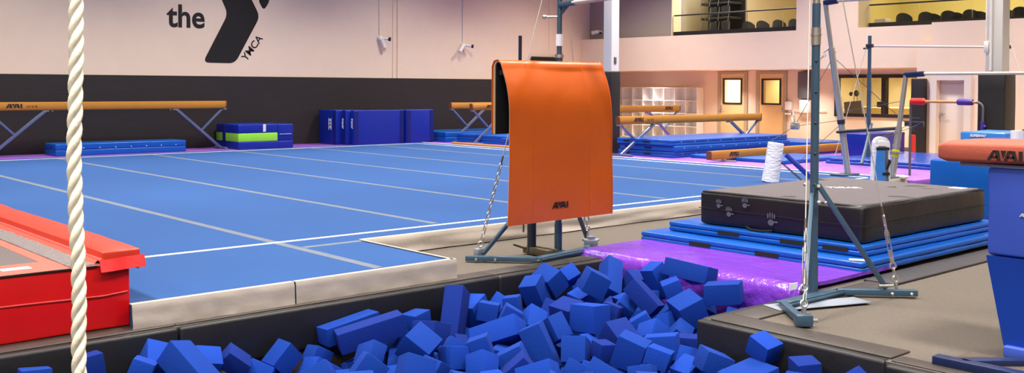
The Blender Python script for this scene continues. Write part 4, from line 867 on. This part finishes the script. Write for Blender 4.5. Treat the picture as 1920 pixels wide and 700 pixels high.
HERO = {
 1: (-5.759, 2.556, -0.303, 0.489, -0.212, 0.846, 0.007, 0.167, 0.171, 0.378),
 2: (-6.096, 2.463, -0.295, 0.207, 0.831, 0.005, 0.516, 0.160, 0.133, 0.215),
 3: (-5.907, 2.321, -0.283, 0.246, -0.432, 0.489, -0.716, 0.135, 0.115, 0.190),
 4: (-6.033, 2.780, -0.361, 0.247, -0.577, 0.658, -0.417, 0.157, 0.172, 0.153),
 5: (-6.033, 2.070, -0.238, 0.101, -0.652, 0.752, 0.003, 0.118, 0.176, 0.136),
 8: (-6.118, 3.365, -0.445, 0.002, 0.054, -0.920, 0.389, 0.146, 0.157, 0.191),
 9: (-6.044, 3.156, -0.497, 0.412, -0.790, -0.245, 0.381, 0.165, 0.135, 0.203),
 10: (-6.134, 3.647, -0.481, 0.059, 0.016, 0.964, -0.260, 0.156, 0.147, 0.115),
 11: (-5.946, 3.549, -0.537, 0.096, 0.024, 0.956, -0.275, 0.199, 0.208, 0.145),
 12: (-6.164, 3.921, -0.330, 0.000, 0.009, 0.997, 0.076, 0.149, 0.442, 0.130),
 13: (-5.913, 3.941, -0.319, 0.025, 0.207, 0.971, 0.118, 0.190, 0.473, 0.150),
 14: (-5.546, 3.682, -0.458, 0.020, 0.229, 0.912, -0.340, 0.192, 0.182, 0.166),
 15: (-6.004, 4.761, -0.338, 0.088, -0.288, 0.923, -0.240, 0.149, 0.211, 0.417),
 16: (-5.569, 4.103, -0.380, 0.348, 0.231, -0.904, -0.095, 0.206, 0.201, 0.203),
 17: (-5.610, 4.863, -0.429, 0.237, -0.196, 0.930, -0.202, 0.383, 0.194, 0.164),
 18: (-5.411, 4.530, -0.427, 0.400, -0.147, 0.656, -0.623, 0.147, 0.153, 0.196),
 19: (-5.214, 4.374, -0.502, 0.218, -0.036, 0.956, -0.195, 0.162, 0.163, 0.184),
 20: (-5.339, 4.061, -0.487, 0.038, 0.122, -0.949, 0.289, 0.155, 0.149, 0.131),
 21: (-5.993, 5.599, -0.287, 0.041, -0.193, 0.949, 0.247, 0.160, 0.162, 0.279),
 22: (-6.018, 5.784, -0.198, 0.040, -0.088, -0.942, -0.320, 0.242, 0.156, 0.185),
 23: (-6.004, 5.974, -0.191, 0.374, 0.012, -0.910, -0.179, 0.128, 0.142, 0.183),
 24: (-5.893, 6.379, -0.245, 0.332, 0.105, 0.886, -0.305, 0.159, 0.151, 0.392),
 25: (-5.599, 5.874, -0.172, 0.719, -0.359, -0.594, -0.038, 0.185, 0.194, 0.201),
 26: (-5.250, 5.465, -0.330, 0.034, -0.047, 0.997, -0.044, 0.237, 0.201, 0.204),
 27: (-5.247, 5.696, -0.328, 0.096, -0.267, 0.590, -0.756, 0.137, 0.144, 0.192),
 28: (-5.563, 5.531, -0.349, 0.559, -0.451, 0.580, -0.384, 0.185, 0.158, 0.215),
 29: (-5.286, 4.986, -0.485, 0.233, -0.333, 0.913, 0.023, 0.168, 0.188, 0.348),
 30: (-5.030, 5.093, -0.476, 0.095, -0.277, 0.937, -0.191, 0.178, 0.200, 0.188),
 31: (-4.622, 5.220, -0.423, 0.157, 0.227, -0.961, 0.012, 0.206, 0.175, 0.214),
 32: (-4.370, 5.216, -0.407, 0.093, -0.259, 0.601, -0.750, 0.165, 0.129, 0.191),
 33: (-4.839, 5.172, -0.444, 0.056, -0.125, -0.990, 0.036, 0.140, 0.125, 0.123),
 34: (-4.602, 4.925, -0.538, 0.438, -0.850, -0.078, 0.281, 0.231, 0.158, 0.196),
 35: (-4.797, 4.510, -0.494, 0.237, -0.234, 0.927, -0.175, 0.253, 0.179, 0.145),
 36: (-4.791, 4.838, -0.529, 0.471, -0.813, -0.130, 0.315, 0.140, 0.138, 0.204),
 37: (-5.142, 5.954, -0.228, 0.330, 0.164, -0.917, 0.151, 0.286, 0.190, 0.130),
 38: (-5.462, 6.498, -0.206, 0.084, 0.014, 0.975, 0.206, 0.149, 0.157, 0.280),
 39: (-5.141, 6.524, -0.088, 0.080, 0.029, -0.787, -0.611, 0.398, 0.143, 0.196),
 40: (-4.753, 6.449, -0.192, 0.124, 0.207, -0.676, -0.696, 0.277, 0.162, 0.208),
 41: (-4.860, 6.143, -0.307, 0.051, -0.195, -0.952, -0.231, 0.212, 0.215, 0.213),
 42: (-5.162, 6.313, -0.195, 0.145, 0.394, -0.580, -0.698, 0.145, 0.119, 0.184),
 43: (-5.000, 5.766, -0.371, 0.439, -0.069, 0.678, -0.586, 0.151, 0.128, 0.194),
 44: (-5.305, 5.928, -0.320, 0.282, 0.245, 0.822, -0.430, 0.141, 0.146, 0.136),
 45: (-4.804, 5.659, -0.400, 0.193, 0.068, 0.911, -0.357, 0.187, 0.159, 0.144),
 46: (-4.591, 5.515, -0.427, 0.239, -0.129, 0.661, -0.699, 0.233, 0.172, 0.193),
 47: (-3.948, 5.256, -0.359, 0.210, -0.440, 0.546, -0.681, 0.189, 0.140, 0.192),
 48: (-3.614, 5.321, -0.207, 0.185, -0.046, -0.979, -0.071, 0.162, 0.141, 0.128),
 49: (-3.579, 5.110, -0.368, 0.028, -0.034, -0.997, -0.067, 0.225, 0.308, 0.150),
 51: (-5.911, 5.025, -0.330, 0.229, -0.293, 0.594, -0.714, 0.155, 0.140, 0.198),
 52: (-5.707, 5.066, -0.340, 0.608, 0.063, 0.676, -0.412, 0.146, 0.149, 0.198),
 53: (-6.065, 4.449, -0.335, 0.019, -0.084, 0.994, 0.072, 0.156, 0.161, 0.122),
 54: (-5.232, 4.671, -0.496, 0.436, -0.093, 0.668, -0.596, 0.196, 0.148, 0.196),
 55: (-5.064, 4.563, -0.516, 0.499, -0.059, 0.720, -0.478, 0.205, 0.123, 0.170),
 56: (-5.739, 3.820, -0.421, 0.137, 0.140, 0.451, -0.871, 0.184, 0.145, 0.122),
 58: (-5.862, 5.225, -0.297, 0.294, -0.195, 0.647, -0.675, 0.128, 0.131, 0.193),
 59: (-6.012, 1.749, -0.279, 0.035, -0.642, 0.762, -0.078, 0.162, 0.197, 0.167),
 61: (-6.050, 2.980, -0.380, 0.613, 0.102, -0.598, -0.507, 0.170, 0.127, 0.144),
}
FILL = [
 (-4.512, 6.093, -0.411, 0.884, -0.064, -0.269, 0.377, 0.197, 0.197, 0.197),
 (-3.152, 5.041, -0.340, 0.083, 0.697, -0.304, -0.644, 0.194, 0.194, 0.194),
 (-4.901, 5.398, -0.406, 0.057, 0.300, -0.052, 0.951, 0.193, 0.193, 0.193),
 (-2.909, 5.177, -0.366, 0.943, 0.218, 0.202, -0.152, 0.195, 0.195, 0.351),
 (-4.413, 4.563, -0.537, 0.683, -0.410, 0.221, 0.562, 0.201, 0.201, 0.201),
 (-6.013, 6.148, -0.340, 0.241, 0.783, -0.558, 0.132, 0.143, 0.164, 0.174),
 (-5.019, 4.058, -0.539, 0.087, 0.021, -0.590, 0.802, 0.163, 0.173, 0.192),
 (-5.205, 3.779, -0.510, 0.254, 0.798, 0.545, -0.034, 0.206, 0.206, 0.371),
 (-5.812, 4.391, -0.402, 0.088, -0.134, 0.977, -0.141, 0.203, 0.203, 0.203),
 (-3.297, 5.282, -0.353, 0.005, -0.461, 0.887, 0.042, 0.152, 0.152, 0.285),
 (-5.785, 6.546, -0.334, 0.137, -0.774, -0.595, 0.167, 0.159, 0.159, 0.298),
 (-5.365, 5.205, -0.400, 0.719, -0.146, -0.251, 0.631, 0.141, 0.188, 0.188),
 (-4.071, 5.076, -0.542, 0.625, 0.312, 0.417, -0.582, 0.146, 0.194, 0.194),
 (-5.187, 6.437, -0.402, 0.018, 0.415, -0.836, 0.358, 0.165, 0.174, 0.194),
 (-5.408, 6.309, -0.366, 0.083, 0.909, -0.366, 0.182, 0.165, 0.174, 0.194),
 (-3.070, 4.778, -0.314, 0.299, -0.665, 0.671, -0.138, 0.205, 0.205, 0.205),
 (-5.467, 6.106, -0.352, 0.210, -0.068, -0.128, 0.967, 0.136, 0.155, 0.165),
 (-4.592, 5.788, -0.466, 0.328, 0.619, -0.293, 0.651, 0.147, 0.197, 0.197),
 (-5.602, 4.434, -0.475, 0.871, 0.407, -0.261, -0.092, 0.133, 0.152, 0.161),
 (-5.650, 3.300, -0.528, 0.370, 0.817, 0.233, -0.376, 0.197, 0.197, 0.355),
 (-6.078, 5.308, -0.362, 0.254, -0.677, 0.397, -0.566, 0.141, 0.161, 0.171),
 (-4.887, 3.508, -0.539, 0.845, -0.158, 0.143, -0.491, 0.198, 0.198, 0.357),
 (-4.470, 4.297, -0.529, 0.894, -0.093, 0.230, 0.373, 0.160, 0.160, 0.301),
 (-4.581, 6.472, -0.407, 0.414, 0.620, 0.066, -0.663, 0.162, 0.162, 0.304),
 (-4.702, 4.051, -0.563, 0.793, -0.497, -0.353, -0.008, 0.191, 0.191, 0.344),
 (-5.810, 5.992, -0.331, 0.377, 0.512, 0.625, -0.454, 0.157, 0.157, 0.294),
 (-4.126, 4.816, -0.548, 0.049, -0.200, -0.976, 0.071, 0.160, 0.160, 0.300),
 (-5.002, 6.526, -0.374, 0.341, 0.841, -0.140, 0.396, 0.137, 0.157, 0.167),
 (-4.990, 6.001, -0.426, 0.217, 0.118, 0.968, 0.034, 0.140, 0.160, 0.170),
 (-5.785, 5.581, -0.405, 0.453, -0.157, 0.265, 0.836, 0.144, 0.164, 0.174),
 (-5.742, 2.996, -0.556, 0.213, -0.874, -0.429, -0.079, 0.194, 0.194, 0.194),
 (-5.110, 6.213, -0.398, 0.705, 0.469, 0.532, 0.010, 0.132, 0.151, 0.161),
 (-5.359, 3.489, -0.525, 0.135, 0.776, -0.164, 0.594, 0.191, 0.191, 0.191),
 (-5.959, 2.856, -0.573, 0.412, 0.289, 0.402, 0.765, 0.169, 0.179, 0.199),
 (-5.632, 5.772, -0.411, 0.098, -0.241, -0.454, 0.852, 0.137, 0.157, 0.167),
 (-5.687, 5.259, -0.426, 0.008, 0.557, -0.707, 0.435, 0.155, 0.207, 0.207),
 (-4.291, 4.969, -0.481, 0.585, -0.580, 0.231, -0.517, 0.137, 0.157, 0.167),
 (-5.990, 4.191, -0.443, 0.185, 0.829, -0.487, 0.204, 0.170, 0.180, 0.199),
 (-4.128, 4.530, -0.549, 0.152, -0.331, 0.268, 0.892, 0.189, 0.189, 0.341),
 (-4.779, 5.940, -0.443, 0.464, -0.069, -0.560, -0.683, 0.134, 0.153, 0.162),
 (-3.809, 5.173, -0.511, 0.328, 0.069, -0.354, 0.873, 0.168, 0.178, 0.198),
 (-4.408, 6.329, -0.344, 0.931, 0.097, 0.259, -0.238, 0.142, 0.189, 0.189),
 (-6.128, 5.066, -0.371, 0.838, -0.528, -0.097, 0.093, 0.153, 0.204, 0.204),
 (-5.449, 4.310, -0.471, 0.623, 0.433, 0.448, 0.474, 0.142, 0.162, 0.173),
 (-4.909, 3.831, -0.524, 0.470, 0.404, -0.769, -0.157, 0.144, 0.193, 0.193),
 (-4.361, 5.541, -0.489, 0.790, -0.175, -0.140, -0.570, 0.145, 0.166, 0.176),
 (-5.909, 3.279, -0.576, 0.087, -0.283, -0.610, 0.735, 0.140, 0.161, 0.171),
 (-4.348, 5.773, -0.457, 0.034, -0.990, 0.123, -0.068, 0.136, 0.155, 0.165),
 (-4.178, 5.289, -0.474, 0.338, 0.599, 0.605, -0.401, 0.140, 0.160, 0.170),
 (-6.080, 2.622, -0.567, 0.377, 0.450, -0.230, -0.776, 0.191, 0.191, 0.191),
 (-5.936, 3.888, -0.588, 0.182, -0.590, -0.104, -0.779, 0.190, 0.190, 0.190),
 (-5.322, 5.702, -0.526, 0.223, 0.735, 0.382, 0.513, 0.151, 0.151, 0.283),
 (-5.585, 6.492, -0.435, 0.644, -0.234, -0.301, 0.663, 0.199, 0.199, 0.199),
 (-5.663, 6.167, -0.469, 0.405, 0.561, -0.651, 0.311, 0.190, 0.190, 0.190),
 (-5.028, 5.654, -0.544, 0.440, -0.509, 0.377, 0.636, 0.143, 0.163, 0.173),
 (-5.715, 3.621, -0.605, 0.632, -0.721, 0.189, 0.213, 0.169, 0.179, 0.199),
 (-5.013, 4.318, -0.586, 0.601, -0.026, 0.798, -0.032, 0.165, 0.175, 0.195),
 (-4.830, 6.260, -0.521, 0.116, -0.555, -0.746, -0.351, 0.172, 0.182, 0.202),
 (-5.594, 3.924, -0.593, 0.295, -0.382, -0.835, -0.263, 0.144, 0.192, 0.192),
 (-5.277, 6.104, -0.435, 0.126, -0.646, -0.513, 0.552, 0.133, 0.152, 0.162),
 (-4.404, 5.122, -0.590, 0.559, 0.126, -0.504, -0.646, 0.143, 0.190, 0.190),
 (-4.632, 4.682, -0.630, 0.611, -0.008, -0.448, 0.653, 0.196, 0.196, 0.196),
 (-5.139, 5.319, -0.525, 0.089, 0.232, -0.610, 0.753, 0.144, 0.192, 0.192),
 (-6.030, 6.420, -0.424, 0.903, 0.090, 0.341, -0.244, 0.145, 0.166, 0.176),
 (-6.084, 4.414, -0.529, 0.762, 0.190, -0.291, 0.546, 0.141, 0.161, 0.172),
 (-6.112, 5.440, -0.477, 0.173, 0.703, -0.651, 0.227, 0.170, 0.180, 0.200),
 (-5.514, 5.944, -0.469, 0.326, 0.460, 0.371, -0.738, 0.132, 0.151, 0.161),
 (-5.755, 4.092, -0.566, 0.206, 0.847, -0.249, 0.422, 0.155, 0.207, 0.207),
 (-5.163, 5.871, -0.513, 0.934, 0.092, -0.253, 0.233, 0.140, 0.160, 0.170),
 (-5.499, 4.169, -0.597, 0.419, -0.458, -0.780, 0.076, 0.139, 0.159, 0.169),
 (-4.940, 4.699, -0.595, 0.134, -0.787, 0.213, -0.564, 0.145, 0.166, 0.176),
 (-6.096, 5.808, -0.465, 0.547, -0.719, -0.355, 0.239, 0.132, 0.151, 0.161),
 (-5.786, 5.040, -0.510, 0.087, -0.643, 0.330, 0.686, 0.173, 0.183, 0.204),
 (-4.386, 5.378, -0.604, 0.491, -0.422, -0.762, -0.011, 0.139, 0.159, 0.169),
 (-5.439, 4.778, -0.565, 0.630, -0.212, 0.728, 0.166, 0.164, 0.174, 0.193),
 (-5.763, 4.589, -0.552, 0.543, -0.301, -0.199, 0.758, 0.153, 0.204, 0.204),
 (-4.816, 5.696, -0.627, 0.352, -0.305, 0.552, -0.692, 0.160, 0.169, 0.188),
 (-5.677, 5.464, -0.578, 0.591, 0.026, 0.789, 0.164, 0.145, 0.194, 0.194),
 (-5.403, 5.394, -0.617, 0.001, 0.673, 0.075, -0.736, 0.138, 0.158, 0.168),
 (-4.833, 6.501, -0.569, 0.004, 0.066, 0.997, -0.032, 0.151, 0.151, 0.283),
 (-5.505, 5.190, -0.630, 0.624, 0.771, 0.121, 0.024, 0.190, 0.190, 0.190),
 (-5.416, 4.530, -0.647, 0.467, -0.026, -0.864, 0.186, 0.166, 0.175, 0.195),
 (-4.912, 5.374, -0.629, 0.715, -0.376, -0.225, 0.544, 0.140, 0.160, 0.170),
 (-4.533, 6.317, -0.628, 0.283, 0.277, -0.381, 0.836, 0.194, 0.194, 0.194),
 (-5.872, 5.761, -0.529, 0.192, -0.084, -0.185, 0.960, 0.151, 0.202, 0.202),
 (-4.664, 6.092, -0.611, 0.910, -0.238, 0.187, -0.284, 0.141, 0.161, 0.171),
 (-6.020, 4.932, -0.612, 0.331, 0.323, 0.823, 0.331, 0.201, 0.201, 0.201),
 (-4.385, 5.973, -0.643, 0.508, 0.368, -0.656, -0.420, 0.199, 0.199, 0.199),
 (-5.866, 6.047, -0.549, 0.913, -0.107, -0.376, 0.117, 0.154, 0.154, 0.288),
 (-4.529, 5.574, -0.669, 0.105, 0.552, -0.336, -0.756, 0.132, 0.151, 0.160),
 (-4.920, 5.978, -0.622, 0.698, 0.261, 0.174, -0.643, 0.133, 0.152, 0.161),
 (-4.832, 5.085, -0.634, 0.434, -0.722, 0.335, -0.422, 0.200, 0.200, 0.200),
 (-4.628, 5.165, -0.649, 0.849, 0.216, 0.263, 0.404, 0.141, 0.162, 0.172),
 (-5.327, 4.275, -0.685, 0.865, 0.221, 0.086, -0.443, 0.163, 0.172, 0.191),
 (-5.048, 6.503, -0.551, 0.011, 0.339, -0.604, 0.721, 0.141, 0.161, 0.172),
 (-5.889, 4.306, -0.623, 0.066, 0.313, 0.224, -0.921, 0.143, 0.163, 0.174),
 (-5.981, 5.196, -0.593, 0.204, -0.829, 0.520, 0.008, 0.148, 0.197, 0.197),
 (-6.105, 3.797, -0.675, 0.964, -0.188, 0.166, 0.084, 0.132, 0.151, 0.160),
 (-5.977, 4.595, -0.622, 0.661, 0.624, -0.311, 0.278, 0.135, 0.154, 0.164),
 (-6.103, 3.395, -0.671, 0.214, -0.158, 0.951, 0.157, 0.134, 0.154, 0.163),
 (-5.320, 6.547, -0.550, 0.295, -0.179, 0.936, -0.071, 0.144, 0.165, 0.175),
 (-6.098, 4.254, -0.628, 0.456, -0.106, 0.863, -0.188, 0.135, 0.154, 0.164),
 (-5.415, 6.069, -0.579, 0.272, 0.221, 0.924, -0.154, 0.134, 0.153, 0.162),
 (-5.099, 6.104, -0.558, 0.749, -0.113, 0.397, -0.518, 0.132, 0.151, 0.160),
 (-5.693, 5.728, -0.583, 0.250, 0.209, 0.797, 0.509, 0.137, 0.157, 0.166),
 (-5.026, 6.292, -0.578, 0.676, 0.185, -0.138, -0.700, 0.161, 0.171, 0.190),
 (-5.896, 5.455, -0.544, 0.345, 0.791, -0.472, 0.182, 0.150, 0.200, 0.200),
 (-6.102, 6.019, -0.533, 0.038, 0.156, -0.969, 0.187, 0.145, 0.193, 0.193),
 (-5.506, 4.977, -0.638, 0.551, -0.549, 0.449, -0.440, 0.171, 0.182, 0.202),
 (-5.735, 6.368, -0.636, 0.399, -0.820, -0.410, 0.010, 0.149, 0.199, 0.199),
 (-5.674, 4.324, -0.705, 0.402, 0.338, -0.241, 0.816, 0.169, 0.179, 0.199),
 (-5.713, 4.926, -0.716, 0.433, -0.700, 0.210, -0.529, 0.197, 0.197, 0.197),
 (-5.196, 5.547, -0.710, 0.384, 0.051, 0.290, -0.875, 0.134, 0.153, 0.163),
 (-5.034, 5.819, -0.701, 0.206, 0.549, 0.032, 0.810, 0.132, 0.151, 0.161),
 (-5.925, 6.478, -0.601, 0.464, -0.236, 0.671, 0.528, 0.161, 0.161, 0.301),
 (-5.273, 4.833, -0.742, 0.379, 0.124, -0.782, -0.479, 0.200, 0.200, 0.200),
 (-4.564, 5.798, -0.674, 0.617, 0.160, -0.700, -0.322, 0.132, 0.151, 0.160),
 (-4.899, 5.528, -0.727, 0.317, 0.331, 0.482, -0.746, 0.139, 0.159, 0.169),
 (-4.704, 5.457, -0.738, 0.363, 0.798, 0.158, 0.454, 0.204, 0.204, 0.204),
 (-5.102, 5.076, -0.721, 0.244, 0.735, -0.144, 0.616, 0.170, 0.180, 0.200),
 (-5.520, 5.707, -0.682, 0.524, 0.849, -0.021, -0.064, 0.148, 0.198, 0.198),
 (-6.018, 4.075, -0.748, 0.118, 0.320, 0.263, 0.902, 0.191, 0.191, 0.191),
 (-5.238, 6.324, -0.646, 0.217, 0.372, 0.901, 0.056, 0.190, 0.190, 0.190),
 (-5.674, 4.716, -0.706, 0.807, -0.328, 0.111, -0.478, 0.139, 0.158, 0.168),
 (-5.527, 5.940, -0.656, 0.766, 0.537, 0.240, 0.259, 0.135, 0.154, 0.164),
 (-4.371, 6.451, -0.583, 0.897, 0.185, 0.066, -0.396, 0.143, 0.163, 0.174),
 (-5.178, 4.581, -0.739, 0.318, -0.341, 0.774, -0.428, 0.199, 0.199, 0.199),
 (-5.265, 5.220, -0.718, 0.908, -0.212, 0.242, 0.268, 0.166, 0.176, 0.196),
 (-6.093, 5.628, -0.640, 0.362, -0.597, -0.342, 0.629, 0.189, 0.189, 0.189),
 (-6.103, 6.255, -0.567, 0.193, -0.694, 0.578, 0.382, 0.133, 0.152, 0.162),
 (-5.271, 5.897, -0.782, 0.625, -0.774, 0.091, 0.044, 0.152, 0.202, 0.202),
 (-6.122, 4.583, -0.781, 0.268, 0.952, -0.134, -0.056, 0.141, 0.161, 0.171),
 (-4.823, 5.911, -0.792, 0.031, -0.635, -0.462, -0.618, 0.142, 0.162, 0.172),
 (-5.638, 5.381, -0.772, 0.231, 0.489, 0.088, -0.836, 0.142, 0.189, 0.189),
 (-5.017, 6.159, -0.775, 0.076, -0.319, 0.176, 0.928, 0.134, 0.153, 0.163),
 (-6.084, 5.082, -0.782, 0.805, 0.489, 0.320, -0.105, 0.135, 0.155, 0.164),
 (-4.542, 6.142, -0.807, 0.173, -0.416, 0.891, -0.053, 0.163, 0.172, 0.191),
 (-5.795, 5.125, -0.808, 0.110, 0.661, 0.142, 0.729, 0.143, 0.191, 0.191),
 (-5.893, 6.255, -0.689, 0.400, -0.373, -0.809, 0.214, 0.140, 0.161, 0.171),
 (-5.868, 4.557, -0.817, 0.175, -0.236, 0.956, 0.008, 0.191, 0.191, 0.191),
 (-4.708, 6.460, -0.777, 0.275, 0.945, -0.018, -0.178, 0.141, 0.161, 0.171),
 (-5.466, 6.362, -0.737, 0.669, -0.171, -0.708, 0.149, 0.144, 0.164, 0.175),
 (-5.115, 5.338, -0.828, 0.124, -0.828, 0.471, 0.279, 0.172, 0.182, 0.202),
 (-5.824, 5.563, -0.755, 0.061, 0.763, -0.525, 0.372, 0.137, 0.157, 0.166),
 (-5.587, 6.116, -0.762, 0.607, 0.302, 0.703, 0.214, 0.141, 0.189, 0.189),
 (-6.079, 5.401, -0.742, 0.153, -0.027, 0.987, -0.040, 0.195, 0.195, 0.195),
 (-6.036, 5.843, -0.730, 0.319, -0.290, -0.553, 0.713, 0.136, 0.156, 0.165),
 (-4.754, 6.247, -0.784, 0.724, -0.351, 0.389, 0.448, 0.146, 0.194, 0.194),
 (-4.985, 6.433, -0.779, 0.678, 0.315, -0.458, -0.480, 0.134, 0.153, 0.162),
 (-5.870, 5.940, -0.754, 0.590, -0.457, -0.636, -0.196, 0.148, 0.198, 0.198),
 (-5.353, 5.698, -0.754, 0.728, 0.139, 0.090, 0.665, 0.144, 0.165, 0.175),
 (-5.942, 4.823, -0.791, 0.129, 0.827, -0.164, -0.522, 0.143, 0.164, 0.174),
 (-5.386, 5.475, -0.807, 0.476, -0.305, 0.701, 0.436, 0.165, 0.175, 0.194),
]
HL = {
1: 'large blue foam block with a lit sloping ridge, under the beige flap crease', 2: 'dark blue foam block face tucked left behind the large ridged block at the far left',
3: 'blue foam cube with a pale tilted top just left of the large ridged block', 4: 'blue foam cube with a squared top corner just right of the large ridged block',
5: 'blue foam block with pale top edge directly right of the white rope', 8: 'blue foam block tilted on its corner against the left black pad, pale slit',
9: 'blue foam cube in front of the tilted block on the left black pad', 10: 'two-toned blue foam cube just left of the two long parallel blocks',
11: 'blue foam cube with a pale left face below the long parallel blocks', 12: 'long blue foam block leaning on the left black pad, behind its longer neighbour',
13: 'long blue foam block with a pale top edge, front one of the two parallel blocks', 14: 'blue foam block with pale sloping left edge, right of the one below the long blocks',
15: 'tall upright blue foam block standing against the left black pad', 16: 'blue foam cube balanced on its edge, bright square top, below left of the upright block',
17: 'long blue foam block lying right of the foot of the upright block', 18: 'blue foam cube just under the left end of the block lying right of the upright',
19: 'blue foam block standing corner-forward with two even faces at the bottom centre', 20: 'small blue foam block sunk right below the cube balanced on its edge',
21: 'foam block with bright square top and nearly black front, below the left bar foot', 22: 'blue foam block with a peaked bright top nearest the left high bar foot',
23: 'narrow blue foam block just right of the peaked one by the left bar foot', 24: 'tall pointed blue foam block at the corner of the purple mat and black pad',
25: 'blue foam cube with a pale smear on its front, left of the tall pointed block', 26: 'squarish blue foam block facing forward with a vertical edge, in the middle of the heap',
27: 'blue foam block touching the right side of the squarish forward facing one', 28: 'foam cube with a small bright face just above left of the squarish forward-facing block',
29: 'long blue foam block sloping down to the right with a frayed pale edge', 30: 'blue foam cube directly under the squarish forward facing block',
31: 'big blue foam block with a bright lilac top right of centre near the bottom', 32: 'foam cube with a pale lilac face, touching the right side of the lilac-topped block',
33: 'small three-faced blue foam block left of the big lilac topped block', 34: 'blue foam block with a broad tilted face at the bottom, below the small three-faced one',
35: 'wedge-like blue foam block with thin bright top, at the bottom below the long sloping one', 36: 'dull blue foam block at the bottom between the wedge-like one and the broad tilted one',
37: 'thin blue foam slab with a pale diagonal top edge in front of the purple mat', 38: 'blue foam block leaning against the purple mat, left of the long block lying there',
39: 'long blue foam block lying along the top of the heap against the purple mat', 40: 'long dark blue foam block pointing at the grey platform corner, below the purple mat',
41: 'large blue foam cube, bright top and dark right face, by the grey platform corner', 42: 'dark blue foam block peeping out behind the large cube by the platform corner',
43: 'small foam block with a lilac top edge left of the cube by the platform corner', 44: 'little light blue foam brick below the thin slab',
45: 'pale foam block with a roof-like ridge, below left of the cube by the platform', 46: 'flat-faced blue foam block under the large cube by the platform corner',
47: 'blue foam cube leaning on the lower front of the grey platform corner', 48: 'blue foam cube with a bright top resting high against the grey platform front',
49: 'wide blue foam block at the bottom edge beneath the grey platform front', 51: 'blue foam block against the left black pad, first right of the upright block',
52: 'blue foam block second right of the upright block along the left black pad', 53: 'flat-topped blue foam block behind the right end of the long parallel blocks',
54: 'blue foam block wedged under the right end of the long lying block', 55: 'bright blue foam block at the bottom, right of the corner-forward block',
56: 'blue foam cube right of the two long parallel blocks, low in the heap', 
58: 'small blue foam block behind the one with the bright square top and black front', 59: 'blue foam cube left of the white rope at the bottom edge',
61: 'foam block low between the large ridged block and the tilted one beside the pad'}
from mathutils import Quaternion
rf = random.Random(4)
def foam_block(t, m_, label=None):
    c = V(t[:3]); q = Quaternion(t[3:7]).to_matrix(); d = t[7:10]
    b = bmesh.new(); bmesh.ops.create_cube(b, size=1)
    for v in b.verts: v.co = V((v.co.x*d[0], v.co.y*d[1], v.co.z*d[2])) * (1+rf.uniform(-.012, .012)) + V((rf.uniform(-1, 1), rf.uniform(-1, 1), rf.uniform(-1, 1)))*.003
    bmesh.ops.bevel(b, geom=b.edges[:], offset=.009, segments=2, affect='EDGES', profile=.6)
    me = bpy.data.meshes.new('foam_cube'); b.to_mesh(me); b.free(); me.materials.append(M[m_]); me.shade_smooth(); me.set_sharp_from_angle(angle=math.radians(35))
    o = bpy.data.objects.new('foam_cube', me); C.objects.link(o); o.location = c; o.rotation_mode = 'QUATERNION'; o.rotation_quaternion = Quaternion(t[3:7])
    tag(o, label or 'blue foam block partly buried among the loose blocks filling the pit', 'foam block', 'loose blue foam blocks filling the pit' if label else 'buried blue foam blocks in the pit')
    return o
for k, t in HERO.items(): foam_block(t, rf.choice(('foam', 'foam', 'foam2', 'foam3')), HL[k])
for t in FILL: foam_block(t, rf.choice(('foam', 'foam', 'foam2', 'foam3')))

# details that sit on another part become its sub-parts
SUB = {'eyelet': 'panel', 'velcro_strip': 'panel', 'window_pane': 'window_frame', 'lens': 'camera_body', 'bolt': 'base_foot', 'tape_band': 'upright',
 'adjustment_holes': 'upright', 'handprint': 'body', 'carry_handle': 'body', 'edge_band': 'cover', 'emblem': 'cover', 'clamp': 'leg', 'adjustment_knob': 'leg',
 'stitched_seam': 'cover', 'edge_piping': 'cover', 'pad_piping': 'corner_pad', 'panel_seam': 'side_panel', 'lamp_head': 'pole', 'leg_sleeve': 'leg', 'shackle': 'eye_bolt',
 'tray': 'casing', 'drip_tray': 'casing', 'end_cap': 'beam_body', 'foot_plate': 'base_foot', 'front_piping': 'frame_border', 'locking_pin': 'post'}
LOGOON = ('beam_body', 'cover', 'table_top', 'upper_padding', 'top_panel', 'panel')
def bbc(o): return sum((V(c) for c in o.bound_box), V())/8
for t in [o for o in list(C.objects) if o.parent is None]:
    ch = list(t.children)
    for c in ch:
        nm = c.name.split('.')[0]; want = None
        if nm in SUB: want = (SUB[nm],)
        elif nm in ('logo', 'lettering', 'label') and t.name.split('.')[0] != 'wall_sign': want = LOGOON
        if not want: continue
        cand = [d for d in ch if d is not c and d.name.split('.')[0] in want and d.parent is t]
        if cand and len(t.children) > 2: c.parent = min(cand, key=lambda d: (bbc(d)-bbc(c)).length)
